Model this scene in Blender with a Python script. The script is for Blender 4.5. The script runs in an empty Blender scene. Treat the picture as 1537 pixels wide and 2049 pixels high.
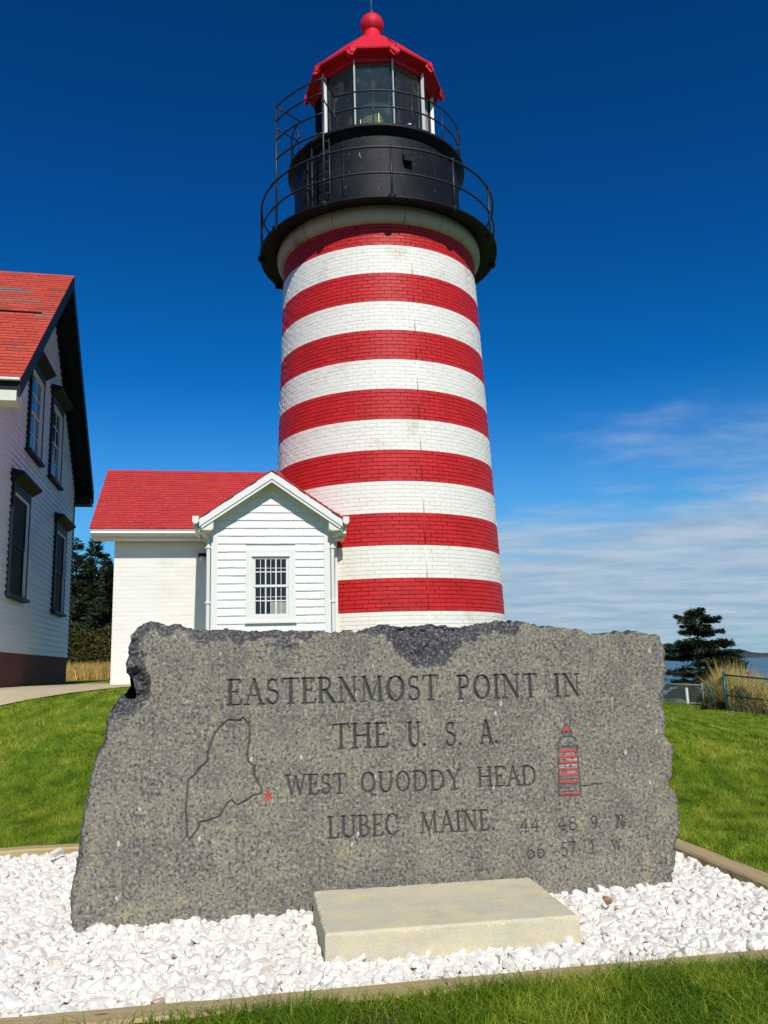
import bpy, bmesh, math, random
import numpy as np
from mathutils import Matrix, Vector
random.seed(7); RNG = np.random.default_rng(7)
scene = bpy.context.scene
COL = scene.collection
rad = math.radians

# ------------------------------------------------------------------ camera
CAM_H = 1.25; PITCH = rad(10.5); ROLL = rad(1.6)
cam_data = bpy.data.cameras.new("camera"); cam = bpy.data.objects.new("camera", cam_data); COL.objects.link(cam)
cam_data.sensor_fit = 'VERTICAL'; cam_data.sensor_height = 24.0; cam_data.lens = 24.0 * 1657 / 2049
cam_data.clip_start = 0.05; cam_data.clip_end = 80000
_f = Vector((0, math.cos(PITCH), math.sin(PITCH))); _u = Vector((0, -math.sin(PITCH), math.cos(PITCH))); _r = Vector((1, 0, 0))
_rt = _r * math.cos(ROLL) - _u * math.sin(ROLL); _up = _u * math.cos(ROLL) + _r * math.sin(ROLL)
_m = Matrix((_rt, _up, -_f)).transposed().to_4x4(); _m.translation = (0, 0, CAM_H)
cam.matrix_world = _m
scene.camera = cam

# ------------------------------------------------------------------ sky, sun, exposure
SUN_EL = rad(42); SUN_AZ = rad(11.5)          # azimuth: to the right of straight behind the camera
world = bpy.data.worlds.new("World"); scene.world = world; world.use_nodes = True
wn = world.node_tree; wn.nodes.clear()
def N(nt, kind, **kw):
    n = nt.nodes.new(kind)
    for k, v in kw.items():
        if k == 'inp':
            for kk, vv in v.items(): n.inputs[kk].default_value = vv
        else: setattr(n, k, v)
    return n
def L(nt, a, b): nt.links.new(a, b)
def MATH(nt, op, a, b=None, c=None, clamp=False):
    n = nt.nodes.new('ShaderNodeMath'); n.operation = op; n.use_clamp = clamp
    for i, v in enumerate((a, b, c)):
        if v is None: continue
        if isinstance(v, (int, float)): n.inputs[i].default_value = v
        else: nt.links.new(v, n.inputs[i])
    return n.outputs[0]
def MIX(nt, fac, a, b, mode='MIX'):
    n = nt.nodes.new('ShaderNodeMix'); n.data_type = 'RGBA'; n.blend_type = mode
    for s, v in ((n.inputs[0], fac), (n.inputs[6], a), (n.inputs[7], b)):
        if isinstance(v, (int, float)): s.default_value = v
        elif isinstance(v, (tuple, list)): s.default_value = tuple(v) + ((1,) if len(v) == 3 else ())
        else: nt.links.new(v, s)
    return n.outputs[2]
def RANGE(nt, v, a, b, lo=0.0, hi=1.0, smooth=True):
    n = nt.nodes.new('ShaderNodeMapRange'); n.interpolation_type = 'SMOOTHSTEP' if smooth else 'LINEAR'
    nt.links.new(v, n.inputs[0])
    for i, x in zip((1, 2, 3, 4), (a, b, lo, hi)): n.inputs[i].default_value = x
    return n.outputs[0]
def NOISE(nt, vec, scale, detail=4, rough=0.55):
    n = N(nt, 'ShaderNodeTexNoise', inp={'Scale': scale, 'Detail': detail, 'Roughness': rough})
    if vec is not None: nt.links.new(vec, n.inputs['Vector'])
    return n.outputs['Fac']
sky = N(wn, 'ShaderNodeTexSky', sky_type='NISHITA', sun_disc=False, sun_elevation=SUN_EL, sun_rotation=rad(180) - SUN_AZ,
        altitude=300, air_density=1.0, dust_density=0.3, ozone_density=5.0)
hsv = N(wn, 'ShaderNodeHueSaturation', inp={'Saturation': 1.2, 'Value': 1.0}); L(wn, sky.outputs[0], hsv.inputs['Color'])
gam0 = N(wn, 'ShaderNodeGamma', inp={'Gamma': 1.6}); L(wn, hsv.outputs[0], gam0.inputs[0])
SKYBLUE = MIX(wn, 1.0, gam0.outputs[0], (0.08, 0.47, 0.43), 'MULTIPLY')       # deep clear autumn blue, the same all round
tc = N(wn, 'ShaderNodeTexCoord'); sep = N(wn, 'ShaderNodeSeparateXYZ'); L(wn, tc.outputs['Generated'], sep.inputs[0])
zc = MATH(wn, 'MAXIMUM', sep.outputs[2], 0.0)
den = MATH(wn, 'ADD', zc, 0.10)
px_ = MATH(wn, 'DIVIDE', sep.outputs[0], den); py_ = MATH(wn, 'DIVIDE', sep.outputs[1], den)
cmb = N(wn, 'ShaderNodeCombineXYZ'); L(wn, px_, cmb.inputs[0]); L(wn, py_, cmb.inputs[1])
mp = N(wn, 'ShaderNodeMapping', inp={'Scale': (0.55, 1.0, 1.0), 'Rotation': (0, 0, 0.25), 'Location': (3.1, 1.7, 0)}); L(wn, cmb.outputs[0], mp.inputs[0])
n1 = NOISE(wn, mp.outputs[0], 1.1, 7, 0.55)
n2 = NOISE(wn, mp.outputs[0], 3.4, 8, 0.62)
nn = MATH(wn, 'ADD', MATH(wn, 'MULTIPLY', n1, 0.7), MATH(wn, 'MULTIPLY', n2, 0.3))
lim = MATH(wn, 'ADD', MATH(wn, 'MULTIPLY', sep.outputs[0], 0.16), 0.190)      # cloud bank stands higher towards +x
rel = MATH(wn, 'SUBTRACT', lim, zc)
cov = MATH(wn, 'ADD', MATH(wn, 'MULTIPLY', rel, 5.5), MATH(wn, 'MULTIPLY', MATH(wn, 'SUBTRACT', nn, 0.5), 2.5))
cfac = RANGE(wn, cov, -0.05, 0.75, 0.0, 0.90)
hz = RANGE(wn, zc, 0.0, 0.05, 0.55, 1.0)
cfac = MATH(wn, 'MULTIPLY', cfac, hz)
cloudcol = MIX(wn, RANGE(wn, n2, 0.3, 0.7), (3.1, 4.4, 6.0), (4.9, 5.8, 6.9))
haze_f = RANGE(wn, zc, 0.34, -0.05, 0.0, 0.92)                      # air pales towards the horizon
skycol = MIX(wn, cfac, MIX(wn, haze_f, SKYBLUE, (2.3, 3.9, 5.4)), cloudcol)
bg = N(wn, 'ShaderNodeBackground', inp={'Strength': 0.10}); L(wn, skycol, bg.inputs[0])
wo = N(wn, 'ShaderNodeOutputWorld'); L(wn, bg.outputs[0], wo.inputs[0])
sd = bpy.data.lights.new("sun", 'SUN'); sd.energy = 4.4; sd.angle = rad(0.53); sd.color = (1.0, 0.955, 0.88)
sun = bpy.data.objects.new("sun", sd); COL.objects.link(sun)
SUN_DIR = Vector((math.sin(SUN_AZ) * math.cos(SUN_EL), -math.cos(SUN_AZ) * math.cos(SUN_EL), math.sin(SUN_EL)))
sun.rotation_euler = SUN_DIR.to_track_quat('Z', 'Y').to_euler(); sun.location = SUN_DIR * 60
scene.view_settings.view_transform = 'Standard'; scene.view_settings.look = 'None'
scene.view_settings.exposure = 0.0; scene.view_settings.gamma = 1.0

# ------------------------------------------------------------------ helpers
class MB:
    """collects faces; build() links them as one mesh object"""
    def __init__(s): s.v = []; s.f = []; s.m = []
    def add(s, vs, fs, mi=0):
        o = len(s.v); s.v.extend([tuple(p) for p in vs]); s.f.extend([tuple(i + o for i in f) for f in fs]); s.m.extend([mi] * len(fs)); return s
    def box(s, x0, x1, y0, y1, z0, z1, mi=0, M=None):
        vs = [(x, y, z) for z in (z0, z1) for y in (y0, y1) for x in (x0, x1)]
        if M is not None: vs = [M @ Vector(p) for p in vs]
        return s.add(vs, [(0, 2, 3, 1), (4, 5, 7, 6), (0, 1, 5, 4), (2, 6, 7, 3), (0, 4, 6, 2), (1, 3, 7, 5)], mi)
    def prism(s, poly, d0, d1, axis, mi=0):
        """poly: 2D points; axis 'x': poly is (y,z) extruded x d0..d1; 'y': poly (x,z); 'z': poly (x,y)"""
        n = len(poly)
        def P(p, d): return (d, p[0], p[1]) if axis == 'x' else ((p[0], d, p[1]) if axis == 'y' else (p[0], p[1], d))
        vs = [P(p, d0) for p in poly] + [P(p, d1) for p in poly]
        fs = [tuple(range(n))[::-1], tuple(range(n, 2 * n))] + [(i, (i + 1) % n, n + (i + 1) % n, n + i) for i in range(n)]
        return s.add(vs, fs, mi)
    def tube(s, pts, r, n=6, closed=False, mi=0, r2=None):
        pts = [Vector(p) for p in pts]; k = len(pts); vs = []
        for i, p in enumerate(pts):
            a = pts[(i - 1) % k] if (closed or i > 0) else p; b = pts[(i + 1) % k] if (closed or i < k - 1) else p
            t = (b - a).normalized(); e = Vector((0, 0, 1)) if abs(t.z) < 0.9 else Vector((1, 0, 0))
            x = t.cross(e).normalized(); y = x.cross(t)
            rr = r if r2 is None else r + (r2 - r) * i / max(1, k - 1)
            for j in range(n):
                an = 2 * math.pi * j / n; vs.append(p + x * math.cos(an) * rr + y * math.sin(an) * rr)
        fs = []
        for i in range(k if closed else k - 1):
            o = i * n; q = ((i + 1) % k) * n
            fs += [(o + j, o + (j + 1) % n, q + (j + 1) % n, q + j) for j in range(n)]
        if not closed: fs += [tuple(range(n))[::-1], tuple(range((k - 1) * n, k * n))]
        return s.add(vs, fs, mi)
    def lathe(s, prof, n=64, a0=0.0, a1=2 * math.pi, mi=0, cx=0, cy=0):
        """prof: (r,z) pairs; angle 0 = towards camera (-y), positive to +x"""
        full = abs(a1 - a0 - 2 * math.pi) < 1e-6; m = n if full else n + 1; vs = []
        for j in range(m):
            a = a0 + (a1 - a0) * j / n
            for r, z in prof: vs.append((cx + r * math.sin(a), cy - r * math.cos(a), z))
        p = len(prof); fs = []
        for j in range(n):
            k = (j + 1) % m
            for i in range(p - 1): fs.append((j * p + i, k * p + i, k * p + i + 1, j * p + i + 1))
        return s.add(vs, fs, mi)
    def build(s, name, mats, parent=None, smooth=False):
        me = bpy.data.meshes.new(name); me.from_pydata(s.v, [], s.f)
        for m in (mats if isinstance(mats, (list, tuple)) else [mats]): me.materials.append(m)
        if any(s.m): me.polygons.foreach_set('material_index', s.m)
        bm = bmesh.new(); bm.from_mesh(me); bmesh.ops.recalc_face_normals(bm, faces=bm.faces); bm.to_mesh(me); bm.free()
        if smooth: me.polygons.foreach_set('use_smooth', [True] * len(me.polygons))
        me.update()
        return link(name, me, parent)
def link(name, data, parent=None):
    o = bpy.data.objects.new(name, data); COL.objects.link(o)
    if parent is not None:
        o.parent = parent
        if parent.get('z_base') is not None: o.matrix_parent_inverse = Matrix.Translation((0, 0, -parent['z_base']))
    return o
def thing(name, loc, rotz, label, cat, group=None):
    o = bpy.data.objects.new(name, None); COL.objects.link(o); o.location = loc; o.rotation_euler = (0, 0, rotz)
    o.empty_display_size = 0.3; o['z_base'] = float(loc[2])
    return tag(o, label, cat, group)
def tag(o, label=None, cat=None, group=None, kind=None):
    if label: o['label'] = label
    if cat: o['category'] = cat
    if group: o['group'] = group
    if kind: o['kind'] = kind
    return o
def np_mesh(name, V, F, mat, attrs=None, smooth=False, parent=None):
    """fast mesh from arrays; F is (n,3) or (n,4)"""
    V = np.asarray(V, np.float32); F = np.asarray(F, np.int32)
    me = bpy.data.meshes.new(name); k = F.shape[1]
    me.vertices.add(len(V)); me.vertices.foreach_set('co', V.ravel())
    me.loops.add(F.size); me.loops.foreach_set('vertex_index', F.ravel())
    me.polygons.add(len(F)); me.polygons.foreach_set('loop_start', np.arange(0, F.size, k, dtype=np.int32))
    me.polygons.foreach_set('loop_total', np.full(len(F), k, np.int32))
    me.polygons.foreach_set('use_smooth', np.full(len(F), bool(smooth)))
    for nm, arr in (attrs or {}).items():
        at = me.attributes.new(nm, 'FLOAT', 'POINT'); at.data.foreach_set('value', np.asarray(arr, np.float32))
    me.materials.append(mat); me.update(calc_edges=True); me.validate()
    return link(name, me, parent)
def sstep(t): t = np.clip(t, 0, 1); return t * t * (3 - 2 * t)
_LAT = np.random.default_rng(3).random((256, 256))
def vnoise(x, y):
    xi = np.floor(x).astype(int); yi = np.floor(y).astype(int); fx = sstep(x - xi); fy = sstep(y - yi)
    g = lambda a, b: _LAT[a & 255, b & 255]
    return (g(xi, yi) * (1 - fx) + g(xi + 1, yi) * fx) * (1 - fy) + (g(xi, yi + 1) * (1 - fx) + g(xi + 1, yi + 1) * fx) * fy
def fbm(x, y, o=4):
    s = 0; a = 0.5
    for i in range(o): s = s + a * vnoise(x * 2 ** i + 17.3 * i, y * 2 ** i + 5.1 * i); a *= 0.5
    return s / (1 - 0.5 ** o)

# ------------------------------------------------------------------ materials
def new_mat(name):
    m = bpy.data.materials.new(name); m.use_nodes = True; nt = m.node_tree; b = nt.nodes['Principled BSDF']; return m, nt, b
def ocoord(nt, scale=(1, 1, 1)):
    t = N(nt, 'ShaderNodeTexCoord'); m = N(nt, 'ShaderNodeMapping', inp={'Scale': scale}); L(nt, t.outputs['Object'], m.inputs[0]); return m.outputs[0]
def gcoord(nt, scale=(1, 1, 1)):
    t = N(nt, 'ShaderNodeNewGeometry'); m = N(nt, 'ShaderNodeMapping', inp={'Scale': scale}); L(nt, t.outputs['Position'], m.inputs[0]); return m.outputs[0]
def setc(nt, b, c):
    if isinstance(c, (tuple, list)): b.inputs['Base Color'].default_value = tuple(c) + (1,)
    else: L(nt, c, b.inputs['Base Color'])
def bump(nt, b, h, strength=0.3, dist=0.01):
    n = N(nt, 'ShaderNodeBump', inp={'Strength': strength, 'Distance': dist}); L(nt, h, n.inputs['Height']); L(nt, n.outputs[0], b.inputs['Normal'])
def paint(name, col, dirt, rough=0.5, scale=3.0, amount=0.35, islands=0.0, bumpy=0.15, spec=0.5, streak=(1, 1, 1), lo=0.5, hi=0.75, chips=None):
    """painted surface with uneven dirt; optional small brightness change from piece to piece"""
    m, nt, b = new_mat(name); g = gcoord(nt, streak)
    a = RANGE(nt, NOISE(nt, g, scale, 7, 0.62), lo, hi, 0, amount)
    c = MIX(nt, a, col, dirt)
    fine = NOISE(nt, g, scale * 9, 4, 0.6)
    c = MIX(nt, 0.35, c, MIX(nt, fine, (0.45, 0.45, 0.45), (0.55, 0.55, 0.55)), 'OVERLAY')
    if islands:
        oi = N(nt, 'ShaderNodeObjectInfo').outputs['Random']; ri = N(nt, 'ShaderNodeNewGeometry').outputs['Random Per Island']
        r = MATH(nt, 'FRACT', MATH(nt, 'ADD', MATH(nt, 'MULTIPLY', oi, 3.7), ri))
        k = MATH(nt, 'ADD', MATH(nt, 'MULTIPLY', r, islands), 1 - islands * 0.5)
        h = N(nt, 'ShaderNodeHueSaturation'); L(nt, k, h.inputs['Value']); L(nt, c, h.inputs['Color']); c = h.outputs[0]
    if chips:
        f = MATH(nt, 'MULTIPLY', RANGE(nt, NOISE(nt, g, 11, 6, 0.7), 0.665, 0.69), RANGE(nt, NOISE(nt, g, 1.1, 2, 0.5), 0.50, 0.60))
        c = MIX(nt, MATH(nt, 'MULTIPLY', f, 0.75), c, chips)
    setc(nt, b, c); b.inputs['Roughness'].default_value = rough; b.inputs['Specular IOR Level'].default_value = spec
    if bumpy: bump(nt, b, NOISE(nt, g, 60, 4, 0.6), bumpy, 0.004)
    return m
M_RED = paint('red_brick_paint', (0.53, 0.020, 0.020), (0.35, 0.017, 0.017), 0.50, 1.6, 0.5, 0.20, 0.25, 0.22, chips=(0.36, 0.16, 0.12))
M_WHT = paint('white_brick_paint', (0.80, 0.765, 0.675), (0.52, 0.46, 0.32), 0.55, 1.3, 0.75, 0.05, 0.25, 0.3, lo=0.53, hi=0.78)
M_WALL = paint('white_wall_paint', (0.76, 0.735, 0.665), (0.64, 0.60, 0.50), 0.6, 1.8, 0.4, 0.04, 0.2, 0.3)
M_TRIM = paint('white_trim_paint', (0.73, 0.715, 0.66), (0.60, 0.56, 0.46), 0.5, 4, 0.3, 0.03, 0.05, 0.4)
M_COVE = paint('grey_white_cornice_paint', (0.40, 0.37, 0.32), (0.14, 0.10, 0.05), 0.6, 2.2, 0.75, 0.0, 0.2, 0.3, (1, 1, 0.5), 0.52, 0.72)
M_HRED = paint('lantern_red_paint', (0.66, 0.014, 0.030), (0.42, 0.012, 0.02), 0.55, 3, 0.5, 0.0, 0.2, 0.22, chips=(0.35, 0.10, 0.08))
M_ASHI = paint('red_wood_shingle', (0.47, 0.045, 0.045), (0.33, 0.032, 0.032), 0.7, 5, 0.5, 0.16, 0.3, 0.2)
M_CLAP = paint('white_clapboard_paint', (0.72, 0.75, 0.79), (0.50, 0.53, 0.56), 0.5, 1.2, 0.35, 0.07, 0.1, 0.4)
M_DKGR = paint('dark_green_trim', (0.007, 0.012, 0.013), (0.016, 0.020, 0.018), 0.6, 5, 0.4, 0, 0.1, 0.2)
M_CREAM = paint('pale_soffit_paint', (0.62, 0.63, 0.52), (0.45, 0.45, 0.36), 0.5, 5, 0.4)
M_FGREEN = paint('green_fence_paint', (0.010, 0.060, 0.042), (0.02, 0.05, 0.04), 0.45, 8, 0.4)
M_FPALE = paint('pale_green_fence_paint', (0.22, 0.36, 0.30), (0.3, 0.33, 0.25), 0.5, 8, 0.4)
M_GALV = paint('galvanised_wire', (0.24, 0.27, 0.24), (0.18, 0.20, 0.16), 0.45, 8, 0.4)
def black_metal():
    m, nt, b = new_mat('black_iron_paint'); g = gcoord(nt)
    c = MIX(nt, RANGE(nt, NOISE(nt, g, 2.5, 6, 0.6), 0.45, 0.75), (0.008, 0.009, 0.012), (0.017, 0.018, 0.021))
    gs = gcoord(nt, (9, 9, 2.2)); ch = NOISE(nt, gs, 2.4, 8, 0.75); reg = NOISE(nt, g, 0.9, 2, 0.5)
    chips = MATH(nt, 'MULTIPLY', RANGE(nt, ch, 0.645, 0.67), RANGE(nt, reg, 0.44, 0.56))
    c = MIX(nt, chips, c, (0.45, 0.43, 0.38)); setc(nt, b, c); b.inputs['Roughness'].default_value = 0.55; b.inputs['Specular IOR Level'].default_value = 0.16
    bump(nt, b, NOISE(nt, g, 30, 4), 0.12, 0.005); return m
M_BLACK = black_metal()
M_CEIL = paint('lantern_ceiling_paint', (0.20, 0.22, 0.20), (0.12, 0.13, 0.12), 0.6, 3, 0.4)
M_RAIL = paint('rail_black_paint', (0.014, 0.014, 0.017), (0.05, 0.03, 0.02), 0.5, 8, 0.5, 0, 0.1)
def pane_mat(name, col, rough=0.06):
    m, nt, b = new_mat(name); setc(nt, b, col); b.inputs['Roughness'].default_value = rough; b.inputs['IOR'].default_value = 1.5
    g = gcoord(nt); bump(nt, b, NOISE(nt, g, 3, 2), 0.05, 0.02); return m
M_PANE = pane_mat('dark_window_glass', (0.010, 0.016, 0.022))
M_SCREEN = paint('dark_window_screen', (0.016, 0.022, 0.030), (0.03, 0.035, 0.04), 0.7, 4, 0.5, 0, 0, 0.12)
def clear_glass(name, tint, ior=1.5, dirt=0.1):
    m = bpy.data.materials.new(name); m.use_nodes = True; nt = m.node_tree; nt.nodes.clear()
    t = N(nt, 'ShaderNodeBsdfTransparent'); t.inputs[0].default_value = tint + (1,)
    g = N(nt, 'ShaderNodeBsdfGlossy'); g.inputs['Roughness'].default_value = 0.03
    lw = N(nt, 'ShaderNodeLayerWeight'); fr = MATH(nt, 'ADD', MATH(nt, 'MULTIPLY', MATH(nt, 'POWER', lw.outputs['Facing'], 5.0), 0.9), 0.06); mx = N(nt, 'ShaderNodeMixShader')
    L(nt, fr, mx.inputs[0]); L(nt, t.outputs[0], mx.inputs[1]); L(nt, g.outputs[0], mx.inputs[2])
    d = N(nt, 'ShaderNodeBsdfDiffuse'); d.inputs[0].default_value = (0.35, 0.37, 0.36, 1)
    c = gcoord(nt, (1, 1, 0.6)); f = RANGE(nt, NOISE(nt, c, 5, 8, 0.7), 0.5, 0.8, 0.04, dirt + 0.1)
    m2 = N(nt, 'ShaderNodeMixShader'); L(nt, f, m2.inputs[0]); L(nt, mx.outputs[0], m2.inputs[1]); L(nt, d.outputs[0], m2.inputs[2])
    o = N(nt, 'ShaderNodeOutputMaterial'); L(nt, m2.outputs[0], o.inputs[0]); return m
M_GLASS = clear_glass('lantern_glass', (0.86, 0.90, 0.88), 1.5, 0.14)
def lens_mat():
    m, nt, b = new_mat('fresnel_lens_glass'); setc(nt, b, (0.50, 0.52, 0.24)); b.inputs['Roughness'].default_value = 0.10
    b.inputs['Transmission Weight'].default_value = 0.15; b.inputs['IOR'].default_value = 1.5; return m
M_LENS = lens_mat()
M_BRASS, _nt, _b = new_mat('brass'); setc(_nt, _b, (0.55, 0.38, 0.12)); _b.inputs['Metallic'].default_value = 0.9; _b.inputs['Roughness'].default_value = 0.35
def house_shingle():
    m, nt, b = new_mat('orange_red_asphalt_shingle'); g = gcoord(nt)
    oi = N(nt, 'ShaderNodeObjectInfo').outputs['Random']; ri = N(nt, 'ShaderNodeNewGeometry').outputs['Random Per Island']
    r = MATH(nt, 'FRACT', MATH(nt, 'ADD', MATH(nt, 'MULTIPLY', oi, 5.3), ri))
    c = MIX(nt, RANGE(nt, r, 0, 1, 0, 1, False), (0.42, 0.048, 0.026), (0.52, 0.066, 0.034))
    c = MIX(nt, RANGE(nt, r, 0.90, 0.91), c, (0.30, 0.055, 0.04))
    c = MIX(nt, 0.5, c, MIX(nt, NOISE(nt, g, 70, 3), (0.35, 0.35, 0.35), (0.65, 0.65, 0.65)), 'OVERLAY')
    setc(nt, b, c); b.inputs['Roughness'].default_value = 0.9; bump(nt, b, NOISE(nt, g, 200, 3), 0.3, 0.003); return m
M_HSHI = house_shingle()
M_HSHI_GREY = paint('weathered_bare_shingle', (0.22, 0.14, 0.12), (0.15, 0.12, 0.11), 0.9, 9, 0.6)
def foundation_mat():
    m, nt, b = new_mat('brown_foundation_brick'); g = ocoord(nt)
    cm = N(nt, 'ShaderNodeMapping', inp={'Rotation': (rad(90), 0, rad(90))}); L(nt, g, cm.inputs[0])
    sp = N(nt, 'ShaderNodeSeparateXYZ'); L(nt, g, sp.inputs[0]); cb = N(nt, 'ShaderNodeCombineXYZ')
    L(nt, MATH(nt, 'ADD', sp.outputs[0], sp.outputs[1]), cb.inputs[0]); L(nt, sp.outputs[2], cb.inputs[1])
    br = N(nt, 'ShaderNodeTexBrick', inp={'Color1': (0.15, 0.040, 0.024, 1), 'Color2': (0.095, 0.028, 0.020, 1), 'Mortar': (0.10, 0.06, 0.05, 1), 'Scale': 1.0, 'Mortar Size': 0.008, 'Brick Width': 0.21, 'Row Height': 0.072})
    L(nt, cb.outputs[0], br.inputs['Vector']); setc(nt, b, br.outputs[0]); b.inputs['Roughness'].default_value = 0.9; return m
M_FOUND = foundation_mat()
def granite():
    m, nt, b = new_mat('speckled_grey_granite'); g = ocoord(nt)
    at = lambda n: N(nt, 'ShaderNodeAttribute', attribute_name=n).outputs['Fac']
    c = MIX(nt, RANGE(nt, NOISE(nt, g, 4.5, 5, 0.65), 0.40, 0.60), (0.158, 0.142, 0.116), (0.218, 0.200, 0.145))
    c = MIX(nt, RANGE(nt, NOISE(nt, g, 23, 7, 0.82), 0.51, 0.62, 0, 0.7), c, (0.34, 0.275, 0.14))
    c = MIX(nt, RANGE(nt, NOISE(nt, g, 6, 7, 0.75), 0.54, 0.66, 0, 0.6), c, (0.36, 0.31, 0.17))
    gs = N(nt, 'ShaderNodeMapping', inp={'Location': (3, 7, 1)}); L(nt, g, gs.inputs[0])
    c = MIX(nt, RANGE(nt, NOISE(nt, gs.outputs[0], 12, 7, 0.78), 0.52, 0.64, 0, 0.7), c, (0.140, 0.108, 0.105))
    sp = NOISE(nt, g, 60, 4, 0.70)
    c = MIX(nt, RANGE(nt, sp, 0.465, 0.390, 0, 0.85), c, (0.036, 0.034, 0.033))
    c = MIX(nt, RANGE(nt, sp, 0.545, 0.62, 0, 0.62), c, (0.42, 0.395, 0.32))
    vo = N(nt, 'ShaderNodeTexVoronoi', inp={'Scale': 30.0, 'Randomness': 1.0}); vm = N(nt, 'ShaderNodeMapping', inp={'Scale': (1.0, 1.0, 0.55)}); L(nt, g, vm.inputs[0]); L(nt, vm.outputs[0], vo.inputs['Vector'])
    vs = N(nt, 'ShaderNodeSeparateColor'); L(nt, vo.outputs['Color'], vs.inputs[0])
    fl = MATH(nt, 'MULTIPLY', RANGE(nt, vs.outputs[0], 0.965, 0.975), RANGE(nt, MATH(nt, 'ADD', vo.outputs['Distance'], MATH(nt, 'MULTIPLY', MATH(nt, 'SUBTRACT', sp, 0.5), 0.9)), 0.27, 0.16))
    c = MIX(nt, MATH(nt, 'MULTIPLY', fl, 0.85), c, (0.58, 0.55, 0.52))
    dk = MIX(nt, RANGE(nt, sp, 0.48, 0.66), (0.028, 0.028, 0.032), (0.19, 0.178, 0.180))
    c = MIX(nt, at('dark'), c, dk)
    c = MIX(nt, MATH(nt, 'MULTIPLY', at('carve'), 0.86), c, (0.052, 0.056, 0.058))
    c = MIX(nt, MATH(nt, 'MULTIPLY', at('paint_red'), RANGE(nt, sp, 0.40, 0.5, 0.6, 0.9)), c, (0.46, 0.060, 0.045))
    c = MIX(nt, MATH(nt, 'MULTIPLY', at('paint_white'), RANGE(nt, sp, 0.44, 0.56, 0.0, 0.6)), c, (0.5, 0.5, 0.5))
    setc(nt, b, c); b.inputs['Roughness'].default_value = 0.75; b.inputs['Specular IOR Level'].default_value = 0.4
    h = MATH(nt, 'ADD', MATH(nt, 'MULTIPLY', sp, 0.6), NOISE(nt, g, 22, 5, 0.6)); bump(nt, b, h, 0.55, 0.008); return m
M_GRANITE = granite()
def gravel_mat():
    m, nt, b = new_mat('white_marble_chip'); g = gcoord(nt)
    ri = N(nt, 'ShaderNodeNewGeometry').outputs['Random Per Island']
    c = MIX(nt, RANGE(nt, ri, 0, 1, 0, 1, False), (0.80, 0.75, 0.655), (0.68, 0.65, 0.585))
    c = MIX(nt, RANGE(nt, ri, 0.985, 0.987), c, (0.66, 0.55, 0.42))
    c = MIX(nt, RANGE(nt, ri, 0.90, 0.902, 0, 0.5), c, (0.72, 0.67, 0.56))
    c = MIX(nt, RANGE(nt, NOISE(nt, g, 24, 6, 0.65), 0.50, 0.72, 0, 0.45), c, (0.60, 0.53, 0.42)); setc(nt, b, c)
    b.inputs['Roughness'].default_value = 0.55; bump(nt, b, NOISE(nt, g, 120, 4), 0.25, 0.003); return m
M_GRAVEL = gravel_mat()
M_TAN = paint('pale_tan_pebble', (0.55, 0.42, 0.28), (0.40, 0.30, 0.2), 0.6, 40, 0.5)
M_OCHRE = paint('ochre_pebble', (0.34, 0.17, 0.07), (0.22, 0.12, 0.06), 0.6, 40, 0.5)
def concrete(name, c0, c1, sc=6):
    m, nt, b = new_mat(name); g = gcoord(nt)
    c = MIX(nt, RANGE(nt, NOISE(nt, g, sc, 6, 0.6), 0.35, 0.7), c0, c1)
    c = MIX(nt, RANGE(nt, NOISE(nt, g, 3.3, 7, 0.7), 0.52, 0.72, 0, 0.35), c, (0.30, 0.25, 0.15))
    c = MIX(nt, 0.75, c, MIX(nt, NOISE(nt, g, 110, 6, 0.8), (0.22, 0.22, 0.22), (0.78, 0.78, 0.78)), 'OVERLAY')
    wa = N(nt, 'ShaderNodeAttribute', attribute_name='carve').outputs['Fac']
    c = MIX(nt, MATH(nt, 'MULTIPLY', wa, 0.35), c, (0.50, 0.40, 0.22))
    setc(nt, b, c); b.inputs['Roughness'].default_value = 0.85; bump(nt, b, NOISE(nt, g, 130, 5, 0.75), 0.7, 0.005); return m
M_PLAQUE = concrete('buff_limestone', (0.56, 0.51, 0.37), (0.68, 0.57, 0.35))
M_PATH = concrete('pale_concrete', (0.46, 0.36, 0.21), (0.54, 0.44, 0.28), 2)
def timber_mat():
    m, nt, b = new_mat('weathered_timber'); g = ocoord(nt, (0.8, 14, 14))
    c = MIX(nt, RANGE(nt, NOISE(nt, g, 3, 7, 0.65), 0.3, 0.7), (0.36, 0.255, 0.115), (0.46, 0.345, 0.175))
    g2 = ocoord(nt, (1, 3, 3)); vo = N(nt, 'ShaderNodeTexVoronoi', inp={'Scale': 2.3}); L(nt, g2, vo.inputs['Vector'])
    c = MIX(nt, RANGE(nt, vo.outputs['Distance'], 0.075, 0.05, 0, 0.8), c, (0.12, 0.07, 0.03))
    setc(nt, b, c); b.inputs['Roughness'].default_value = 0.85; bump(nt, b, NOISE(nt, g, 4, 6, 0.7), 0.4, 0.006); return m
M_TIMBER = timber_mat()
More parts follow.
